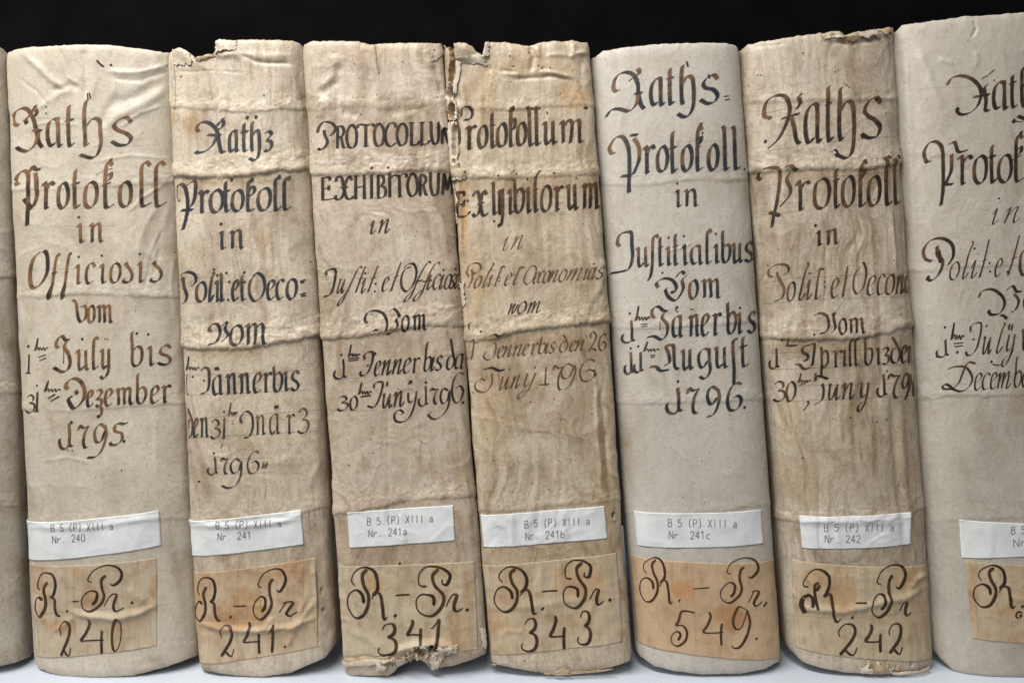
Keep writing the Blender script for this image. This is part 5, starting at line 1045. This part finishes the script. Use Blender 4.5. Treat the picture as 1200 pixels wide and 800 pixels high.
number(1, [(37, 660), (183.6, 653), (184, 756), (43, 768)], tan('tan_label_pale', (.455, .38, .285), (.40, .32, .225), (.36, .24, .14), 1.0), 0, 590,
  "#R3:215-358^398_664 #-:422-466^560_580 #P2:474-718^356_630 #r:608-728^522_628 #2:350-415^690_890 #4:478-610^670_880 #0:655-712^668_860", [(394, 627), (773, 578)], 3.4,
  wrinkle=[([(80, 716), (110, 722), (135, 724), (160, 719), (184, 708)], .0016, 4.0), ([(60, 740), (78, 730), (88, 722)], .0007, 3.5), ([(45, 700), (52, 730)], .0006, 3), ([(150, 690), (170, 705)], .0005, 5)],
  stains=[(72, 735, 16, 9, OR, .7), (92, 672, 7, 7, OR, .6), (108, 700, 12, 12, BR, .6), (181, 690, 5, 22, OR, .6), (52, 690, 8, 40, OR, .4), (150, 740, 30, 20, (.9, .8, .68), .4)], rl=[(434, 350, 434, 860), (250, 640, 800, 600), (800, 600, 916, 575)])
number(2, [(225, 663.5), (370, 652.5), (373, 757), (231.5, 768.5)], tan('tan_label_orange', (.465, .37, .26), (.41, .31, .205), (.36, .22, .115), 2.0), 180, 590,
  "#R3:250-396^424_688 #-:466-545^585_608 #P2:580-778^378_676 #r2:735-845^560_656 #2:392-472^708_892 #4:530-628^690_880 #1:672-708^700_872", [(453, 660), (770, 836)], 3.4,
  wrinkle=[([(234, 730), (260, 736), (300, 738), (340, 733), (372, 722)], .0017, 3.4), ([(330, 742), (350, 730), (372, 700)], .0009, 3), ([(336, 760), (345, 735), (362, 690)], .0008, 3), ([(366, 665), (370, 680), (372, 720)], .0012, 2.6), ([(310, 735), (318, 726), (320, 748)], .001, 2.4)],
  stains=[(285, 712, 26, 22, OR, .7), (262, 728, 20, 12, BR, .55), (340, 668, 22, 14, OR, .6), (345, 700, 14, 20, (.8, .68, .52), .5), (235, 700, 8, 40, OR, .4)], rl=[(496, 360, 496, 880), (876, 340, 878, 700), (300, 680, 560, 665), (760, 650, 960, 600)])
number(3, [(398, 661.5), (556, 656.5), (560, 760), (402, 768)], tan('tan_label_straw', (.46, .39, .28), (.40, .325, .225), (.35, .24, .14), 3.0), 360, 640,
  "#R:235-472^120_424 #-:516-602^268_296 #P:634-838^116_406 #r:812-915^272_376 #3:414-526^450_632 #4:588-674^424_572 #1:722-780^418_600", [(517, 402), (937, 368)], 4.2,
  wrinkle=[([(520, 705), (526, 735), (530, 760)], .0010, 5), ([(402, 735), (430, 748), (450, 760)], .0006, 4), ([(500, 690), (506, 720)], .0006, 4), ([(460, 764), (480, 756), (510, 752), (535, 758)], .0018, 4), ([(540, 665), (545, 700)], .0006, 5)],
  stains=[(440, 682, 12, 12, (.99, .78, .52), .7), (534, 735, 10, 26, OR, .6), (470, 690, 10, 10, BR, .35), (550, 715, 7, 40, BR, .5), (520, 668, 14, 10, OR, .5)], rl=[(530, 110, 546, 560)])
number(4, [(566, 658.5), (722.5, 647), (729.5, 751), (575, 765.5)], tan('tan_label_amber', (.46, .375, .265), (.40, .315, .21), (.36, .23, .13), 4.0), 530, 640,
  "#R:245-498^116_392 #-:522-618^240_276 #P:645-814^78_360 #r:805-888^242_336 #3:402-498^420_610 #4:574-664^400_604 #3:732-810^378_572", [(529, 360), (921, 308)], 4.0,
  wrinkle=[([(600, 712), (640, 708), (690, 700)], .0005, 5), ([(580, 745), (600, 738), (615, 740)], .0005, 4), ([(680, 740), (690, 720), (700, 700)], .0005, 4), ([(612, 660), (614, 720)], .0004, 4)],
  stains=[(575, 730, 18, 16, OR, .6), (680, 680, 30, 22, (.97, .76, .54), .5), (600, 690, 14, 26, OR, .35)], rl=[(606, 80, 600, 600), (220, 100, 222, 600)])
number(5, [(738.5, 648), (908.5, 646.5), (912.5, 760), (747, 750)], tan('orange_kraft_label', (.475, .345, .22), (.43, .30, .185), (.37, .23, .125), 5.0, .45), 700, 640,
  "#R:248-442^64_332 #-:560-658^228_258 #P2:718-948^64_330 #r2:884-966^246_350 #5:430-572^374_582 #4:620-738^380_580 #9:786-898^358_590", [(480, 315), (932, 538)], 3.0, INK_LABEL_BROWN,
  wrinkle=[([(840, 655), (880, 650)], .0002, 4)], stains=[(800, 690, 14, 10, (.98, .70, .45), .7), (856, 724, 20, 14, (.80, .56, .36), .7)], rl=[(548, 60, 580, 612)], extra=[([(990, 322), (972, 350)], 2.4)])
number(6, [(928, 654), (1086, 651), (1090, 760), (932, 757)], tan('tan_label_dull', (.45, .37, .26), (.39, .31, .205), (.35, .225, .125), 6.0), 880, 640,
  "#R2:285-528^128_438 #-:610-678^318_336 #P2:702-908^104_416 #r:868-940^318_402 #2:508-622^454_636 #4:672-768^452_622 #2:804-886^452_628", [(592, 412)], 3.8,
  wrinkle=[([(930, 706), (945, 712), (990, 716), (1030, 706), (1060, 700), (1086, 686)], .0012, 4), ([(1066, 690), (1076, 676), (1086, 672)], .001, 3), ([(1010, 660), (1012, 720)], .0006, 4), ([(928, 690), (940, 708)], .0008, 3)],
  stains=[(985, 695, 20, 18, OR, .7), (955, 676, 14, 12, OR, .6), (1055, 672, 16, 18, OR, .5), (1075, 730, 14, 30, BR, .4)], rl=[(636, 80, 650, 630), (250, 400, 560, 420), (560, 420, 1040, 375)],
  blot=[([(304, 300), (298, 325), (302, 350), (318, 385)], 7.0), ([(310, 295), (340, 285), (358, 305), (358, 350)], 3)])
number(7, [(1131, 656), (1266, 650), (1270, 752), (1139, 748)], tan('tan_label_ochre', (.455, .365, .255), (.40, .305, .20), (.36, .22, .115), 7.0), 1000, 600,
  "#R:700-948^310_560 #-:1010-1070^480_500 #P2:1090-1300^300_570", [(988, 548), (978, 605)], 4.0,
  wrinkle=[([(1180, 700), (1230, 706)], .0006, 5)], stains=[(1180, 715, 16, 8, OR, .5), (1140, 700, 8, 30, OR, .4)], extra=[([(965, 620), (950, 604), (962, 580), (985, 585)], 2.4)])

# ------------------------------------------------------------------ torn bits
def flap(k, c, lifts, mat=None, seed=0, curl=0.0, rag=1.3, nu=26, nv=26):
    patch(BK[k], 'torn_flap', c, mat or BK[k].mat, .0002, nu, nv, lifts=lifts, rag=rag, seed=seed, thick=.0005, curl=curl)
TORN = paper('torn_paper', (.54, .49, .41), (.44, .38, .30), (.30, .22, .14), fibre=.1, stain_amt=.4)
FIBRE = paper('frayed_board_fibre', (.46, .37, .25), (.34, .24, .14), (.26, .15, .07), fibre=.5, stain_amt=.6)
flap(2, [(203, 59), (221, 62), (226, 75), (206, 77)], (.0014, .0008, .0002, .0004), TORN, 1, .0006, 1.6, 40, 40)
flap(2, [(201.5, 62), (205, 60), (207.5, 128), (204.5, 126)], (.0007, .0005, .0001, .0001), None, 2, .0002, .9, 16, 60)
flap(2, [(253, 46.5), (277, 47.5), (276, 58), (252, 62)], (.0010, .0002, .0001, .0008), None, 3, .0004, 1.6, 40, 40)
flap(2, [(228, 68), (250, 63), (252, 66), (232, 72)], (.0018, .0014, .0002, .0004), FIBRE, 4, .0006)
flap(4, [(533, 53), (552, 55), (563, 66), (538, 70)], (.003, .002, .0008, .001), None, 5, .0012)
flap(4, [(531, 70), (566, 66), (570, 78), (535, 72)], (.002, .0016, .0002, .0006), TORN, 6, .0008)
flap(4, [(567.5, 49.5), (573, 49), (573, 66), (566, 67)], (.0022, .0012, .0012, .002), TORN, 7, .0006)
flap(4, [(536, 72), (541, 74), (535.5, 112), (532.5, 108)], (.0016, .0012, .0014, .0022), TORN, 8, .0006)
flap(4, [(527, 62), (532, 60), (531, 100), (526.5, 98)], (.0022, .0026, .0018, .0016), FIBRE, 9, .0004)
flap(4, [(527, 118), (531, 116), (532, 142), (527.5, 140)], (.0014, .002, .002, .0012), FIBRE, 10, .0006)
flap(4, [(532, 128), (537, 124), (538, 140), (533, 142)], (.0014, .0018, .0012, .001), TORN, 11, .0008)
flap(4, [(528, 145), (536, 143), (540, 202), (531, 204)], (.0012, .0008, .0004, .0008), None, 12, .0005)
flap(4, [(530, 196), (546, 200), (546, 210), (532, 212)], (.001, .0006, .0004, .0012), None, 13, .0004)
flap(4, [(526, 100), (533, 98), (535, 135), (529, 138)], (.0020, .0010, .0006, .0018), None, 41, .0008, 2.2)
flap(4, [(527, 148), (534, 146), (536, 178), (530, 182)], (.0018, .0008, .0005, .0014), TORN, 42, .0006, 2.2)
flap(4, [(529, 176), (537, 174), (539, 205), (532, 207)], (.0016, .0008, .0005, .0014), None, 43, .0006, 2.2)
flap(4, [(529, 214), (533, 212), (537, 262), (533, 264)], (.0012, .0005, .0004, .0010), None, 44, .0004, 2.0)
flap(3, [(512, 112), (521, 110), (523, 150), (516, 152)], (.0004, .0012, .0012, .0004), None, 45, .0005, 2.0)
flap(4, [(538, 336), (545, 330), (546, 358), (543, 360)], (.0016, .0012, .0004, .0008), TORN, 14, .0004)
flap(3, [(522, 52), (527, 52), (529, 110), (525, 112)], (.0012, .0016, .0012, .0006), None, 15, .0004)
flap(3, [(506, 54), (516, 52), (520, 62), (508, 72)], (.0006, .0004, .0001, .0002), None, 16, .0003, 1.2, 40, 40)
flap(3, [(441, 775), (463, 768), (466, 776), (444, 784)], (.003, .0022, .0012, .0022), TORN, 17, .001)
flap(3, [(447, 770), (463, 770), (462, 778), (449, 779)], (.0012, .002, .0035, .002), FIBRE, 18, .001)
flap(3, [(463, 772), (485, 762), (478, 774), (466, 782)], (.0016, .003, .002, .0012), None, 19, .001)
flap(3, [(484, 758), (492, 754), (494, 768), (488, 770)], (.0012, .003, .0022, .001), FIBRE, 20, .0012)
flap(3, [(493, 756), (500, 753), (505, 766), (500, 771)], (.0012, .0034, .002, .0012), TORN, 21, .0014)
flap(3, [(502, 768), (520, 758), (516, 780), (506, 784)], (.0022, .0012, .001, .0022), None, 22, .001)
flap(3, [(512, 756), (535, 754), (536, 762), (514, 766)], (.0008, .0016, .0022, .0012), TORN, 23, .0008)
flap(3, [(402, 768), (456, 766), (452, 774), (402, 771)], (.0006, .0012, .0018, .0008), None, 24, .0004)
flap(3, [(562, 735), (566, 735), (567, 757), (564, 757)], (.001, .0016, .002, .001), None, 25, .0003)
flap(6, [(966, 42), (988, 37), (990, 43), (968, 46)], (.0004, .0010, .0008, .0003), None, 26, .0006, 3.0)
flap(6, [(1004, 38), (1026, 35), (1027, 42), (1008, 45)], (.0010, .0008, .0006, .0008), None, 27, .0008, 3.0)
flap(6, [(1030, 35), (1045, 32), (1046, 39), (1033, 41)], (.0005, .0012, .0008, .0004), FIBRE, 37, .0006, 3.0)
flap(6, [(985, 45), (1004, 42), (1002, 49), (986, 49)], (.002, .0016, .0008, .0006), FIBRE, 28, .0008)
flap(6, [(1022, 778), (1040, 775), (1042, 786), (1024, 788)], (.0008, .0014, .001, .0008), FIBRE, 29, .001)
for q, (fx, fy, fw, fh, fm) in enumerate([(1012, 779, 6, 5, 0), (1019, 783, 5, 4, 1), (1027, 777, 4, 7, 0), (1034, 781, 7, 4, 1), (1041, 784, 5, 4, 0), (1050, 781, 4, 5, 1), (1030, 787, 8, 3, 0), (1016, 775, 3, 4, 1)]):
    flap(6, [(fx, fy), (fx+fw, fy-1), (fx+fw-1, fy+fh), (fx+1, fy+fh)], (.0004, .0012, .0009, .0005), (TORN, FIBRE)[fm], 60+q, .0006, 3.0, 10, 10)
for q, (fx, fy, fw, fh, fm) in enumerate([(478, 765, 6, 9, 1), (486, 761, 5, 10, 0), (499, 765, 4, 9, 1), (506, 762, 7, 7, 0), (515, 762, 8, 5, 1), (455, 772, 6, 5, 0), (470, 768, 8, 5, 1), (523, 757, 9, 4, 0)]):
    flap(3, [(fx, fy), (fx+fw, fy-2), (fx+fw-1, fy+fh), (fx+1, fy+fh)], (.0012, .0034, .0026, .0010), (TORN, FIBRE)[fm], 80+q, .0012, 3.0, 10, 10)
flap(6, [(1045, 788), (1088, 780), (1089, 785), (1048, 791)], (.0008, .0016, .0012, .0012), TORN, 30, .0006)
flap(6, [(1008, 782), (1024, 784), (1022, 790), (1010, 789)], (.0008, .0012, .001, .001), TORN, 31, .0006)
flap(4, [(650, 784), (664, 781), (668, 790), (652, 790)], (.0022, .0016, .0026, .003), FIBRE, 32, .0006)
flap(4, [(637, 787), (716, 783), (717, 787), (640, 790)], (.0012, .0016, .0022, .002), FIBRE, 33, .0004)
flap(4, [(575, 776), (582, 777), (580, 782), (576, 781)], (.001, .001, .0012, .0012), FIBRE, 34, .0004)
